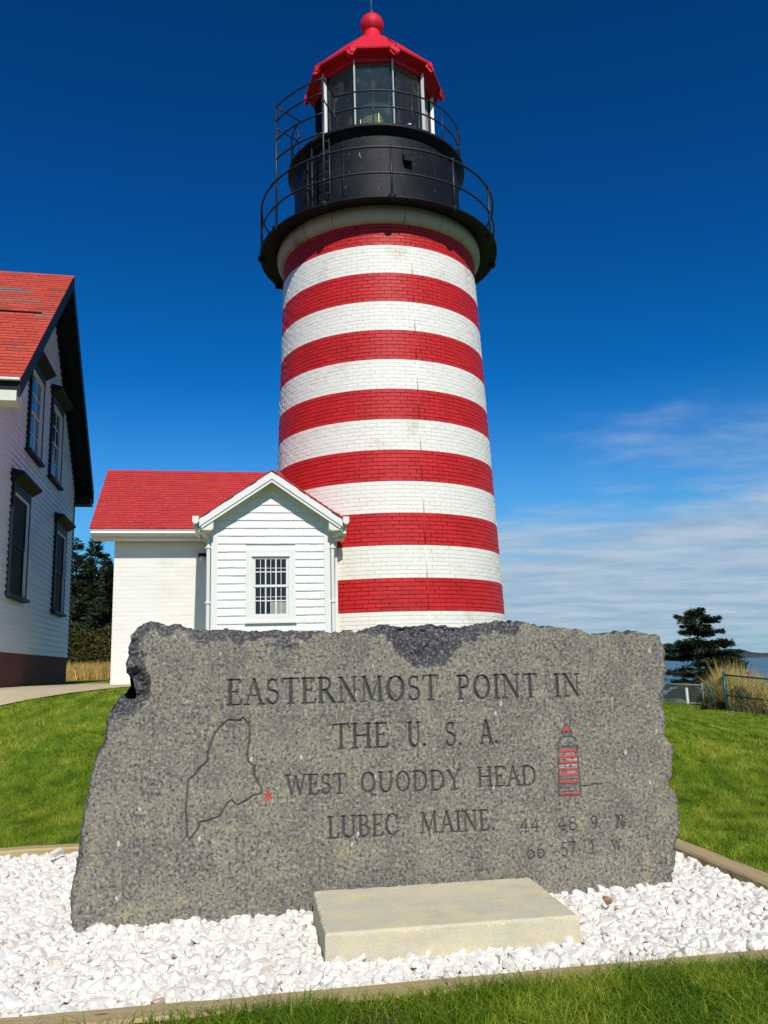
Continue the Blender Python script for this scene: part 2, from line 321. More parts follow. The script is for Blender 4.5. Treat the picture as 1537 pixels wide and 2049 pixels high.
def ground_mat():
    m, nt, b = new_mat('lawn_ground'); g = gcoord(nt)
    c = MIX(nt, RANGE(nt, NOISE(nt, g, 1.1, 8, 0.75), 0.38, 0.64), (0.130, 0.215, 0.010), (0.270, 0.325, 0.024))
    c = MIX(nt, RANGE(nt, NOISE(nt, g, 45, 4, 0.7), 0.38, 0.62), MIX(nt, 0.5, c, (0.02, 0.03, 0.005)), c)
    c = MIX(nt, RANGE(nt, NOISE(nt, g, 2.6, 3, 0.6), 0.68, 0.78, 0, 0.6), c, (0.20, 0.12, 0.05))
    dry = N(nt, 'ShaderNodeAttribute', attribute_name='dry').outputs['Fac']
    dc = MIX(nt, NOISE(nt, g, 4, 5, 0.7), (0.15, 0.10, 0.03), (0.32, 0.22, 0.07)); c = MIX(nt, dry, c, dc)
    soil = N(nt, 'ShaderNodeAttribute', attribute_name='soil').outputs['Fac']
    c = MIX(nt, soil, c, MIX(nt, NOISE(nt, g, 14, 5, 0.7), (0.045, 0.055, 0.012), (0.115, 0.075, 0.035)))
    setc(nt, b, c); b.inputs['Roughness'].default_value = 0.95; b.inputs['Specular IOR Level'].default_value = 0.1
    bump(nt, b, NOISE(nt, g, 35, 5, 0.7), 0.7, 0.03); return m
M_GROUND = ground_mat()
def leafy(name, c0, c1, c2, trans=0.25, rough=0.6, spec=0.25):
    """blades, needles, leaves: colour picked by the per-piece attribute 'tint'"""
    m, nt, b = new_mat(name); t = N(nt, 'ShaderNodeAttribute', attribute_name='tint').outputs['Fac']
    c = MIX(nt, RANGE(nt, t, 0.0, 0.6, 0, 1, False), c0, c1); c = MIX(nt, RANGE(nt, t, 0.6, 1.0, 0, 1, False), c, c2)
    setc(nt, b, c); b.inputs['Roughness'].default_value = rough; b.inputs['Specular IOR Level'].default_value = spec
    tr = N(nt, 'ShaderNodeBsdfTranslucent'); L(nt, c, tr.inputs[0]); mx = N(nt, 'ShaderNodeMixShader', inp={0: trans})
    out = nt.nodes['Material Output']; L(nt, b.outputs[0], mx.inputs[1]); L(nt, tr.outputs[0], mx.inputs[2]); L(nt, mx.outputs[0], out.inputs[0]); return m
M_GRASS = leafy('grass_blade', (0.070, 0.150, 0.006), (0.235, 0.350, 0.016), (0.50, 0.47, 0.07), 0.4)
M_DRY = leafy('dry_grass_blade', (0.38, 0.25, 0.05), (0.60, 0.43, 0.12), (0.70, 0.58, 0.28), 0.3, 0.7)
M_NEEDLE = leafy('spruce_needle', (0.010, 0.021, 0.010), (0.028, 0.050, 0.018), (0.085, 0.100, 0.030), 0.15)
M_BRUSH = leafy('brush_leaf', (0.030, 0.040, 0.008), (0.075, 0.070, 0.016), (0.15, 0.095, 0.03), 0.2)
M_BARK = paint('grey_bark', (0.10, 0.085, 0.07), (0.25, 0.23, 0.20), 0.9, 6, 0.6)
def sea_mat():
    m, nt, b = new_mat('sea_water'); g = gcoord(nt, (1, 1, 1))
    c = MIX(nt, RANGE(nt, NOISE(nt, gcoord(nt, (0.004, 0.02, 1)), 1.0, 5), 0.35, 0.65), (0.050, 0.130, 0.180), (0.085, 0.185, 0.240))
    setc(nt, b, c); b.inputs['Roughness'].default_value = 0.35; b.inputs['IOR'].default_value = 1.33
    bump(nt, b, NOISE(nt, g, 0.5, 6, 0.7), 0.9, 1.2); return m
M_SEA = sea_mat()
def headland_mat():
    m, nt, b = new_mat('far_headland'); g = gcoord(nt, (0.02, 0.02, 0.05)); at = N(nt, 'ShaderNodeAttribute', attribute_name='rock').outputs['Fac']
    c = MIX(nt, NOISE(nt, g, 1.5, 5), (0.018, 0.030, 0.032), (0.036, 0.052, 0.048)); r = MIX(nt, NOISE(nt, g, 3, 5), (0.030, 0.022, 0.024), (0.12, 0.080, 0.066))
    setc(nt, b, MIX(nt, at, c, r)); b.inputs['Roughness'].default_value = 1.0; return m
M_HEAD = headland_mat()
# ------------------------------------------------------------------ ground, sea, headland
def fence_x(y): return np.where(y < 22, 8.7 + (22 - y) * 0.82, 8.7 + (y - 22) * 0.33)
def ground_z(x, y):
    x = np.asarray(x, float); y = np.asarray(y, float)
    zl = 1.05 * sstep((y - 6.4) / 6.0); s = sstep((x - 0.6) / 6.2)
    zr = -0.010 * np.clip(y - 9, 0, 40) - (0.12 + 0.24 * sstep((26 - y) / 5)) * np.clip(x - 8.6, 0, 6) * sstep((y - 10) / 8)
    z = zl * (1 - s) + zr * s + 0.03 * (fbm(x * 0.6, y * 0.6, 3) - 0.5) * sstep((y - 6.6) / 2)
    q = x - fence_x(y); z = z - 15 * sstep((q - 1.2) / 15)
    z = z - 14 * sstep((y - 48) / 22) * sstep((x - 2) / 9)
    return z
def build_ground():
    xs = np.concatenate([np.linspace(-400, -30, 26), np.linspace(-28, -4.2, 72), np.linspace(-4, 4, 100), np.linspace(4.2, 30, 80), np.linspace(32, 70, 16)])
    ys = np.concatenate([np.linspace(-60, -4, 12), np.linspace(-3, 2.6, 16), np.linspace(2.7, 7.4, 80), np.linspace(7.6, 40, 130), np.linspace(42, 90, 32), np.linspace(100, 500, 14)])
    X, Y = np.meshgrid(xs, ys); Z = ground_z(X, Y)
    # the gravel bed is dug a little below the lawn
    e = X * BE[0] + (Y - BO[1]) * BE[1]; g = X * BG[0] + (Y - BO[1]) * BG[1]
    Z = np.where(Y < 6.2, Z - 0.012, Z); Z = np.where((e > -2.9) & (e < 2.28) & (g > -0.02) & (g < 3.12), -0.07, Z)
    dry = sstep((X - fence_x(Y) + 0.4) / 0.8); dry = np.maximum(dry, sstep((Y - 24) / 3) * sstep((-2 - X) / 3))
    soil = sstep((4.1 - Y) / 0.5)
    n = len(xs); i = np.arange((len(ys) - 1) * n).reshape(len(ys) - 1, n)[:, :-1].ravel()
    F = np.stack([i, i + 1, i + n + 1, i + n], 1)
    o = np_mesh('ground', np.stack([X, Y, Z], -1).reshape(-1, 3), F, M_GROUND, {'dry': dry.ravel(), 'soil': soil.ravel()}, True); o['kind'] = 'structure'
BA = rad(9.4); BE = (math.cos(BA), math.sin(BA)); BG = (-math.sin(BA), math.cos(BA)); BO = (0.0, 3.572)   # frame of the gravel bed
def bed(e, g): return (BO[0] + e * BE[0] + g * BG[0], BO[1] + e * BE[1] + g * BG[1])
build_ground()
SEA_Z = -10.0
mb = MB(); n = 96; R0 = 45000
mb.add([(0, 0, SEA_Z)] + [(R0 * math.cos(2 * math.pi * i / n), R0 * math.sin(2 * math.pi * i / n), SEA_Z) for i in range(n)], [(0, 1 + i, 1 + (i + 1) % n) for i in range(n)])
tag(mb.build('sea', M_SEA), kind='structure')
def build_headland():
    xs = np.linspace(900, 2900, 340); rows = 9; Yb = 3500.0
    # crest height along the shore (metres above the sea), lower towards the right
    H = np.interp(xs, [900, 1150, 1280, 1360, 1430, 1480, 1530, 1560, 1640, 1800, 2200, 2900], [26, 52, 58, 52, 40, 25, 34, 28, 18, 12, 9, 6])
    wood = np.interp(xs, [900, 1380, 1460, 1500, 1560, 1600, 2900], [1, 1, 0.35, 0.9, 0.7, 0.2, 0.15])
    teeth = (RNG.random(len(xs)) ** 1.5 * 15 + 5 * fbm(xs * 0.03, xs * 0 + 2, 3)) * wood
    V = []; A = []
    for r in range(rows):
        t = r / (rows - 1); prof = math.sin(min(1, t * 1.25) * math.pi / 2)
        jag = RNG.random(len(xs)) * 9 * wood * (t > 0.35)
        z = SEA_Z - 2 + (H + 2) * prof + jag * 0.6 + (teeth * RNG.uniform(0.5, 1, len(xs)) if t > 0.6 else 0)
        V.append(np.stack([xs + RNG.normal(0, 1.5, len(xs)), np.full(len(xs), Yb) + t * 260 + 40 * fbm(xs * 0.01, xs * 0 + r, 2), z], 1))
        A.append(np.clip((0.26 - t) * 4 + (1 - wood) * 0.6 - 0.5 * RNG.random(len(xs)), 0, 1))
    V.append(V[-1] + np.array([0, 400, -40])); A.append(A[-1]); n = len(xs)
    i = np.arange(rows * n).reshape(rows, n)[:, :-1].ravel()
    tag(np_mesh('headland', np.concatenate(V), np.stack([i, i + 1, i + n + 1, i + n], 1), M_HEAD, {'rock': np.concatenate(A)}), kind='structure')
build_headland()
# concrete path from the house to the annex, draped on the slope
def build_path():
    lo = np.array([(-9.5, 8.9), (-7.2, 9.6), (-5.05, 10.7), (-4.35, 11.45), (-3.7, 12.05), (-2.6, 12.3), (-1.0, 12.5)])
    hi = np.array([(-9.5, 11.2), (-7.6, 12.2), (-6.6, 14.3), (-6.0, 15.6), (-4.7, 15.0), (-2.9, 14.4), (-1.0, 14.4)])
    t = np.linspace(0, len(lo) - 1, 60); k = np.arange(len(lo)); a = np.stack([np.interp(t, k, lo[:, j]) for j in (0, 1)], 1); b = np.stack([np.interp(t, k, hi[:, j]) for j in (0, 1)], 1)
    W = np.linspace(0, 1, 12); P = a[:, None] * (1 - W[None, :, None]) + b[:, None] * W[None, :, None]
    Z = ground_z(P[..., 0], P[..., 1]) + 0.018; V = np.concatenate([P, Z[..., None]], -1).reshape(-1, 3); n = 12
    i = np.arange(59 * n).reshape(59, n)[:, :-1].ravel(); F = np.stack([i, i + n, i + n + 1, i + 1], 1)
    tag(np_mesh('concrete_path', V, F, M_PATH, None, True), kind='structure')
build_path()

# ------------------------------------------------------------------ lighthouse
LX, LY = 0.035, 16.7
def shaft_r(z): return 2.037 + (9.54 - z) * 0.0343
def is_red(z): return (math.floor((9.16 - z) / 0.583) % 2) != 0
light = thing('lighthouse', (LX, LY, 0.9), 0, 'tall round brick lighthouse with red and white stripes and black lantern deck', 'lighthouse')
def build_shaft():
    mb = MB(); n = 96; zs = [0.9] + sorted([9.16 - 0.583 * k for k in range(-1, 15)]); zs = [z for z in zs if z <= 9.66]; zs.append(9.70)
    for a, b in zip(zs[:-1], zs[1:]):
        red = is_red((a + b) / 2); k = 0.013 if red else 0.0022; mb.lathe([(shaft_r(a) - k, a), (shaft_r(b) - k, b)], n, mi=0 if red else 1)
    core = mb.build('brick_shaft', [M_RED, M_WHT], light, True)
    # every brick: courses of 7.3 cm, half-bond
    h = 0.583 / 8; recs = []
    zt = 9.16 + 0.583; c = 0
    while True:
        z1 = zt - c * h; z0 = z1 - h
        if z0 < 1.0: break
        if z1 < 9.69:
            r = shaft_r((z0 + z1) / 2); nb = 62; w = 2 * math.pi / nb; off = 0.5 * (c % 2) + 0.06 * math.sin(c * 2.3)
            j = 0; a = off * w
            while j < nb:
                recs.append((z0, z1, a + w * RNG.normal(0, 0.012), a + w * (1 + RNG.normal(0, 0.012)), r)); a += w; j += 1
        c += 1
    gap = 0.0052
    meshes = {}
    for red in (True, False):
        b = MB(); b.box(-0.5, 0.5, -0.01, 0.03, -0.5, 0.5)
        me = bpy.data.meshes.new('brick'); me.from_pydata(b.v, [], b.f); me.materials.append(M_RED if red else M_WHT); me.update(); meshes[red] = me
    def score(rc):
        z0, z1, a0, a1, r = rc; a = (a0 + a1) / 2; z = (z0 + z1) / 2
        a = (a + math.pi) % (2 * math.pi) - math.pi
        x = LX + r * math.sin(a); y = LY - r * math.cos(a)
        if z < 2.17 or x < -0.75 + (z - 2) * 0.12: return -1
        d = math.sqrt(x * x + y * y + (z - 1.25) ** 2); return math.cos(a) / d ** 2
    order = sorted(range(len(recs)), key=lambda i: -score(recs[i])); big = set(order[:300])
    rest = MB()
    for i, (z0, z1, a0, a1, r) in enumerate(recs):
        red = is_red((z0 + z1) / 2); proud = float(RNG.normal(0, 0.0018 if red else 0.0012)); am = (a0 + a1) / 2; zm = (z0 + z1) / 2
        tilt = float(RNG.normal(0, 0.006))
        M = Matrix.Translation((0, 0, zm)) @ Matrix.Rotation(am, 4, 'Z') @ Matrix.Translation((0, -r - proud, 0)) @ Matrix.Rotation(-0.0343, 4, 'X') @ Matrix.Rotation(tilt, 4, 'Z')
        gp = gap if red else 0.0024; S = Matrix.Diagonal(((a1 - a0) * r - 2 * gp, 1, (z1 - z0) - 2 * gp, 1))
        if i in big:
            o = link('brick', meshes[red], core); o.matrix_basis = M @ S
        else: rest.box(-0.5, 0.5, -0.01, 0.03, -0.5, 0.5, 0 if red else 1, M @ S)
    o = rest.build('brick_courses', [M_RED, M_WHT], light); o['kind'] = 'stuff'
    # lightning cable running down the brickwork, painted over with the stripes
    mb = MB(); A = rad(17.7); zs = [1.2] + sorted([9.16 - 0.583 * k for k in range(0, 14)]); zs = [z for z in zs if z >= 1.2] + [9.62]
    for a, b in zip(zs[:-1], zs[1:]):
        mb.tube([((shaft_r(z) + 0.008) * math.sin(A), -(shaft_r(z) + 0.008) * math.cos(A), z) for z in (a, b)], 0.011, 6, mi=0 if is_red((a + b) / 2) else 1)
    mb.build('lightning_cable', [M_RED, M_WHT], light, True)
build_shaft()
def ring_pts(r, z, a0, a1, n): return [(r * math.sin(a0 + (a1 - a0) * i / n), -r * math.cos(a0 + (a1 - a0) * i / n), z) for i in range(n + 1)]
def pol(r, a, z): return (r * math.sin(a), -r * math.cos(a), z)
DECK = 9.87; FL = 11.86
def build_gallery():
    # white cornice in curved segments under the deck
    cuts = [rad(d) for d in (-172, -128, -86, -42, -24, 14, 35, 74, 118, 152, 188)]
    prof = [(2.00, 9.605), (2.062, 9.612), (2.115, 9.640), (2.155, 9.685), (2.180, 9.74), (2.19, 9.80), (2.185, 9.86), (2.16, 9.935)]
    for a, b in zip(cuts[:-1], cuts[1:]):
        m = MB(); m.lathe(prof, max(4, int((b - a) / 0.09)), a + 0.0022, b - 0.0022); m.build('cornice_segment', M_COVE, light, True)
    m = MB(); m.lathe([(2.0, 9.62), (2.12, 9.70), (2.14, 9.94)], 72); m.build('cornice_core', M_BLACK, light)
    m = MB(); m.lathe([(1.9, 9.93), (2.20, 9.93), (2.42, 9.875), (2.52, 9.852), (2.545, 9.856), (2.555, 9.868), (2.555, 9.895), (2.54, 9.905), (2.2, 9.96), (1.7, 9.96), (1.9, 9.93)], 96)
    deck = m.build('gallery_deck', M_BLACK, light)
    posts = [rad(6.5 + 30 * k) for k in range(12)]; PR = 2.515
    for i, a in enumerate(posts):
        d = round(math.degrees(a)); tall = {307: 12.62, 336: 12.66}.get(d % 360, 10.93)
        if d % 360 == 306: tall = 12.62
        if abs(d - 306.5) < 1: tall = 12.60
        if abs(d - 336.5) < 1: tall = 12.66
        m = MB(); m.tube([pol(PR, a, DECK), pol(PR, a, tall + 0.01)], 0.023, 8); p = m.build('railing_post', M_RAIL, light, True)
        m = MB(); m.lathe([(0.0, DECK + 0.065), (0.055, DECK + 0.065), (0.085, DECK + 0.045), (0.085, DECK + 0.01), (0.075, 9.825), (0.05, 9.805), (0.0, 9.805)], 12, cx=PR * math.sin(a), cy=-PR * math.cos(a))
        m.build('post_boss', M_BLACK, light, True)
        m = MB()
        for z in (10.39, 10.93): m.tube([pol(PR, a, z - 0.035), pol(PR, a, z + 0.035)], 0.03, 8)
        m.build('post_collar', M_RAIL, p, True)
    for z, r in ((10.39, 0.020), (10.93, 0.023)):
        m = MB(); m.tube(ring_pts(PR, z, 0, 2 * math.pi, 96)[:-1], r, 8, True); m.build('gallery_rail', M_RAIL, light, True)
    # guard cage over the ladder on the left: extra rails between the two tall posts, and bars back to the upper rail
    a0, a1 = rad(-53.5), rad(-23.5)
    for z in (11.40, 11.83, 12.26, 12.58):
        m = MB(); m.tube(ring_pts(PR, z, a0, a1, 14), 0.019, 6); m.build('cage_rail', M_RAIL, light, True)
    LR = 1.86
    for a, at, zs in ((a0, rad(-58), (12.60, 12.10)), (a1, rad(-26), (12.64, 12.15))):
        for z in zs:
            m = MB(); m.tube([pol(PR, a, z), pol(LR, at, z + (0.02 if a == a0 else 0.0))], 0.015, 6); m.build('cage_bar', M_RAIL, light, True)
    # watch room drum of riveted plates
    npl = 12
    for k in range(npl):
        b0 = rad(3 + 30 * k); m = MB(); m.lathe([(1.80, DECK - 0.01), (1.80, 11.66)], 8, b0 + 0.0018, b0 + rad(30) - 0.0018); m.build('drum_plate', M_BLACK, light, True)
    for k in range(npl):
        b0 = rad(3 + 30 * k); m = MB(); m.lathe([(1.80, DECK), (1.8045, DECK), (1.8045, 11.66), (1.80, 11.66)], 2, b0 - 0.016, b0 + 0.016)
        for j in range(14):
            for s_ in (-0.010, 0.010): m.lathe([(0.0, 0.009), (0.006, 0.006), (0.009, 0.0)], 6); nv = 18; m.v[-nv:] = [tuple(Matrix.Rotation(b0 + s_, 4, 'Z') @ Matrix.Translation((0, -1.8045, DECK + 0.15 + 0.125 * j)) @ Matrix.Rotation(rad(90), 4, 'X') @ Vector(p)) for p in m.v[-nv:]]
        m.build('seam_strip', M_BLACK, light)
    m = MB(); m.lathe([(1.785, DECK - 0.01), (1.785, 11.70)], 72); m.build('drum_core', M_BLACK, light, True)
    m = MB(); m.lathe([(1.79, 11.68), (1.90, 11.765), (1.935, 11.79), (1.945, 11.80), (1.945, 11.85), (1.935, FL), (1.0, FL)], 96); m.build('lantern_gallery_flange', M_BLACK, light)
    m = MB(); m.lathe([(1.80, DECK), (1.83, DECK + 0.005), (1.83, DECK + 0.07), (1.80, DECK + 0.085)], 72); m.build('drum_base_band', M_BLACK, light, True)
    # ladder in the recess beside the cage
    la = rad(-37); m = MB()
    for da in (-0.125, 0.125): m.tube([pol(1.88, la + da, DECK), pol(1.88, la + da, 11.95)], 0.016, 6)
    for i in range(8): m.tube([pol(1.88, la - 0.125, 10.1 + i * 0.23), pol(1.88, la + 0.125, 10.1 + i * 0.23)], 0.011, 6)
    m.build('ladder', M_RAIL, light, True)
    m = MB()
    for da in (-0.24, 0.28): m.tube([pol(1.83, la + da, DECK), pol(1.83, la + da, 11.62)], 0.022, 6)
    m.build('door_jamb', M_BLACK, light, True)
    # vent hoods and a small box on the drum
    def vent(a, z, w, h, d):
        m = MB(); T = Matrix.Rotation(a, 4, 'Z') @ Matrix.Translation((0, -1.79, z))
        m.add([T @ Vector(p) for p in [(-w, 0, h), (w, 0, h), (w, -d, 0), (-w, -d, 0), (-w, 0, -0.02), (w, 0, -0.02), (w, -d, -0.09), (-w, -d, -0.09)]], [(0, 1, 2, 3), (3, 2, 6, 7), (0, 3, 7, 4), (1, 5, 6, 2), (0, 4, 5, 1)]); m.build('vent_hood', M_BLACK, light)
    vent(rad(20), 11.18, 0.095, 0.13, 0.13)
    m = MB(); m.box(-0.07, 0.07, -0.13, 0.0, -0.16, 0.0, 0, Matrix.Rotation(rad(82), 4, 'Z') @ Matrix.Translation((0, -1.80, 10.55))); m.build('junction_box', M_BLACK, light)
    m = MB(); m.box(-0.05, 0.05, -0.13, 0.0, -0.09, 0.09, 0, Matrix.Rotation(rad(-86), 4, 'Z') @ Matrix.Translation((0, -1.80, 10.05))); m.build('bracket', M_BLACK, light)
    m = MB(); A = rad(17.5); m.tube([pol(1.815, A, DECK), pol(1.815, A, 11.6)], 0.009, 6); m.build('drum_cable', M_RAIL, light, True)
    # fog horn lamp on the flange
    m = MB(); cx, cy = 1.80 * math.sin(rad(23)), -1.80 * math.cos(rad(23))
    m.lathe([(0, FL + 0.10), (0.05, FL + 0.09), (0.065, FL + 0.05), (0.065, FL)], 12, cx=cx, cy=cy); lm = m.build('beacon_lamp', M_BLACK, light, True)
    m = MB(); m.lathe([(0, FL + 0.135), (0.045, FL + 0.125), (0.05, FL + 0.10), (0, FL + 0.095)], 12, cx=cx, cy=cy); m.build('lamp_cover', M_TRIM, lm, True)
    # upper railing round the lantern
    ups = [rad(-26 + 25.0 * k) for k in range(14)]
    for a in ups:
        if rad(-58) - 0.02 < ((a + math.pi) % (2 * math.pi) - math.pi) < rad(-26) - 0.02: continue
        m = MB(); m.tube([pol(LR, a, FL), pol(LR, a, 12.66)], 0.013, 6); m.build('upper_railing_post', M_RAIL, light, True)
    for z in (12.27, 12.64):
        m = MB(); m.tube(ring_pts(LR, z, rad(-26), rad(302), 72), 0.018, 6); m.build('upper_rail', M_RAIL, light, True)
build_gallery()
def build_lantern():
    NS = 10; R = 1.25; Z0, Z1 = 11.98, 13.84
    ca = [rad(18 + 36 * k) for k in range(NS)]          # corner angles, flat side to the camera
    def poly(r, z): return [pol(r, a, z) for a in ca]
    def band(name, prof, mat):
        m = MB(); vs = [p for r, z in prof for p in poly(r, z)]
        m.add(vs, [(i * NS + j, i * NS + (j + 1) % NS, (i + 1) * NS + (j + 1) % NS, (i + 1) * NS + j) for i in range(len(prof) - 1) for j in range(NS)]); return m.build(name, mat, light)
    band('lantern_base', [(R + 0.03, FL - 0.01), (R + 0.03, Z0 - 0.03), (R - 0.10, Z0), (R - 0.12, FL)], M_BLACK)
    for k in range(NS):
        a0 = ca[k - 1]; a1 = ca[k]; mid = round(math.degrees((a0 + (a1 if k else a1 + 2 * math.pi)) / 2)) % 360
        m = MB(); r = R - 0.02; i = 0.012
        p0 = Vector(pol(r, a0, 0)); p1 = Vector(pol(r, a1, 0)); nrm = Vector(((p0 + p1) / 2)).normalized() * 0.008
        vs = [p0 + nrm, p1 + nrm, p1 - nrm, p0 - nrm]; m.add([(v.x, v.y, z) for z in (Z0, Z1) for v in (p0, p1)], [(0, 1, 3, 2)])
        m.build('lantern_door' if mid == 288 else 'lantern_pane', M_BLACK if mid == 288 else M_GLASS, light)
        T = Matrix.Rotation(a1, 4, 'Z')
        m = MB(); m.box(-0.010, 0.010, -R - 0.012, -R + 0.05, Z0 - 0.02, Z1, 0, T); mu = m.build('mullion', M_BLACK, light)
        m = MB(); m.box(-0.006, 0.006, -R - 0.085, -R - 0.013, Z0 - 0.02, Z1, 0, T); m.build('mullion_fin', M_BLACK if abs(math.degrees(a1) - 270) < 2 else M_TRIM, mu)
    m = MB()
    for z in (13.02,): m.tube(poly(R - 0.03, z), 0.008, 4, True)
    band('frieze', [(R + 0.00, Z1 - 0.03), (R + 0.05, Z1 - 0.03), (R + 0.06, Z1 + 0.02), (R + 0.03, Z1 + 0.03), (R + 0.03, Z1 + 0.10), (R + 0.07, Z1 + 0.13), (R + 0.07, Z1 + 0.15)], M_HRED)
    EZ = 13.93
    roof = band('lantern_roof', [(R - 0.1, Z1 + 0.02), (R + 0.07, EZ + 0.04), (1.50, EZ + 0.03), (1.535, EZ + 0.01), (1.55, EZ + 0.045), (1.53, EZ + 0.085), (1.44, EZ + 0.16), (1.24, EZ + 0.39), (1.00, EZ + 0.65), (0.78, EZ + 0.90), (0.56, EZ + 1.10), (0.50, EZ + 1.15), (0.0, EZ + 1.19)], M_HRED)
    band('lantern_ceiling', [(R - 0.02, Z1), (0.75, Z1 + 0.35), (0.0, Z1 + 0.5)], M_CEIL)
    # leafy cast ornaments on the roof corners
    rs = np.random.default_rng(11)
    bm = bmesh.new(); bmesh.ops.create_icosphere(bm, subdivisions=3, radius=1)
    for v in bm.verts:
        k = 1 + 0.35 * math.sin(5 * v.co.x + 3 * v.co.z) * math.sin(6 * v.co.y) + rs.normal(0, 0.10)
        v.co = Vector((v.co.x * 0.070 * k * (1.25 + 0.5 * v.co.z), v.co.y * 0.060 * k - 0.035 * (v.co.z + 0.2) ** 2, v.co.z * 0.115 * k))
    me = bpy.data.meshes.new('eave_ornament'); bm.to_mesh(me); bm.free(); me.materials.append(M_HRED)
    for a in ca:
        o = link('eave_ornament', me, light); o.matrix_basis = Matrix.Rotation(a, 4, 'Z') @ Matrix.Translation((0, -1.50, EZ - 0.055)) @ Matrix.Rotation(rad(-22), 4, 'X')
    # ventilator ball, collar, finial and lightning rod
    m = MB(); m.lathe([(0.40, EZ + 1.14), (0.34, EZ + 1.20), (0.25, EZ + 1.40), (0.20, EZ + 1.52), (0.16, EZ + 1.75)], 32); m.build('ball_collar', M_HRED, light, True)
    BZ = 15.72; BR = 0.272; m = MB(); m.lathe([(BR * math.sin(t) if 0 < i < 24 else 0.0, BZ - BR * math.cos(t)) for i, t in enumerate(np.linspace(0, math.pi, 25))], 40); ball = m.build('ventilator_ball', M_HRED, light, True)
    m = MB()
    for i in range(20):
        for j, zz in enumerate((-0.10, -0.15)):
            a = 2 * math.pi * (i + 0.5 * j) / 20; r = math.sqrt(BR * BR - zz * zz) + 0.001; T = Matrix.Translation((0, 0, BZ + zz)) @ Matrix.Rotation(a, 4, 'Z') @ Matrix.Translation((0, -r, 0))
            m.add([T @ Vector((0.014 * math.cos(t), 0.0, 0.014 * math.sin(t))) for t in np.linspace(0, 2 * math.pi, 9)[:-1]], [tuple(range(8))])
    m.build('vent_hole', M_BLACK, ball)
    m = MB(); m.lathe([(0.07, BZ + BR - 0.015), (0.055, BZ + BR + 0.03), (0.025, BZ + BR + 0.06), (0.02, BZ + BR + 0.13), (0.0, BZ + BR + 0.14)], 16); m.build('finial', M_HRED, light, True)
    m = MB(); m.tube([(0, 0, BZ + BR + 0.10), (-0.012, 0, BZ + BR + 0.75)], 0.010, 6, r2=0.005); m.build('lightning_rod', M_GALV, light, True)
    m = MB(); pts = [pol(0.45, rad(45), EZ + 1.19), pol(0.80, rad(24), EZ + 0.90), pol(1.06, rad(27), EZ + 0.64), pol(1.26, rad(15), EZ + 0.41), pol(1.47, rad(18), EZ + 0.17), pol(1.60, rad(18), EZ + 0.04), pol(1.40, rad(18), EZ - 0.08)]
    m.tube(pts, 0.008, 5); m.build('roof_cable', M_RAIL, light, True)
    # fresnel lens on its pedestal
    prof = []; z = 12.74
    for i in range(26):
        t = i / 25; r = 0.50 * (1.0 if t < 0.55 else math.cos((t - 0.55) / 0.45 * 1.25)); prof += [(max(r, 0.02) + 0.025, z), (max(r, 0.02), z + 0.030)]; z += 0.036
    m = MB(); m.lathe(prof + [(0, z)], 40); lens = m.build('fresnel_lens', M_LENS, light)
    m = MB()
    for i in range(8): m.tube([pol(0.54, rad(45 * i + 10), 12.72), pol(0.54, rad(45 * i + 10), 13.28)], 0.006, 5)
    for zz in (12.72, 13.28): m.tube(ring_pts(0.54, zz, 0, 2 * math.pi, 32)[:-1], 0.009, 5, True)
    m.build('lens_frame', M_BRASS, lens)
    m = MB(); m.lathe([(0.45, 12.73), (0.30, 12.6), (0.22, 12.3), (0.30, FL), (0.5, FL)], 24); m.build('lens_pedestal', M_BLACK, light, True)
build_lantern()
# ------------------------------------------------------------------ white annex building with gabled bay
YAW = rad(10.6)
annex = thing('annex_building', (LX, LY, 0.95), YAW, 'low white brick annex with red shingle roof and small gabled bay beside the tower', 'building')
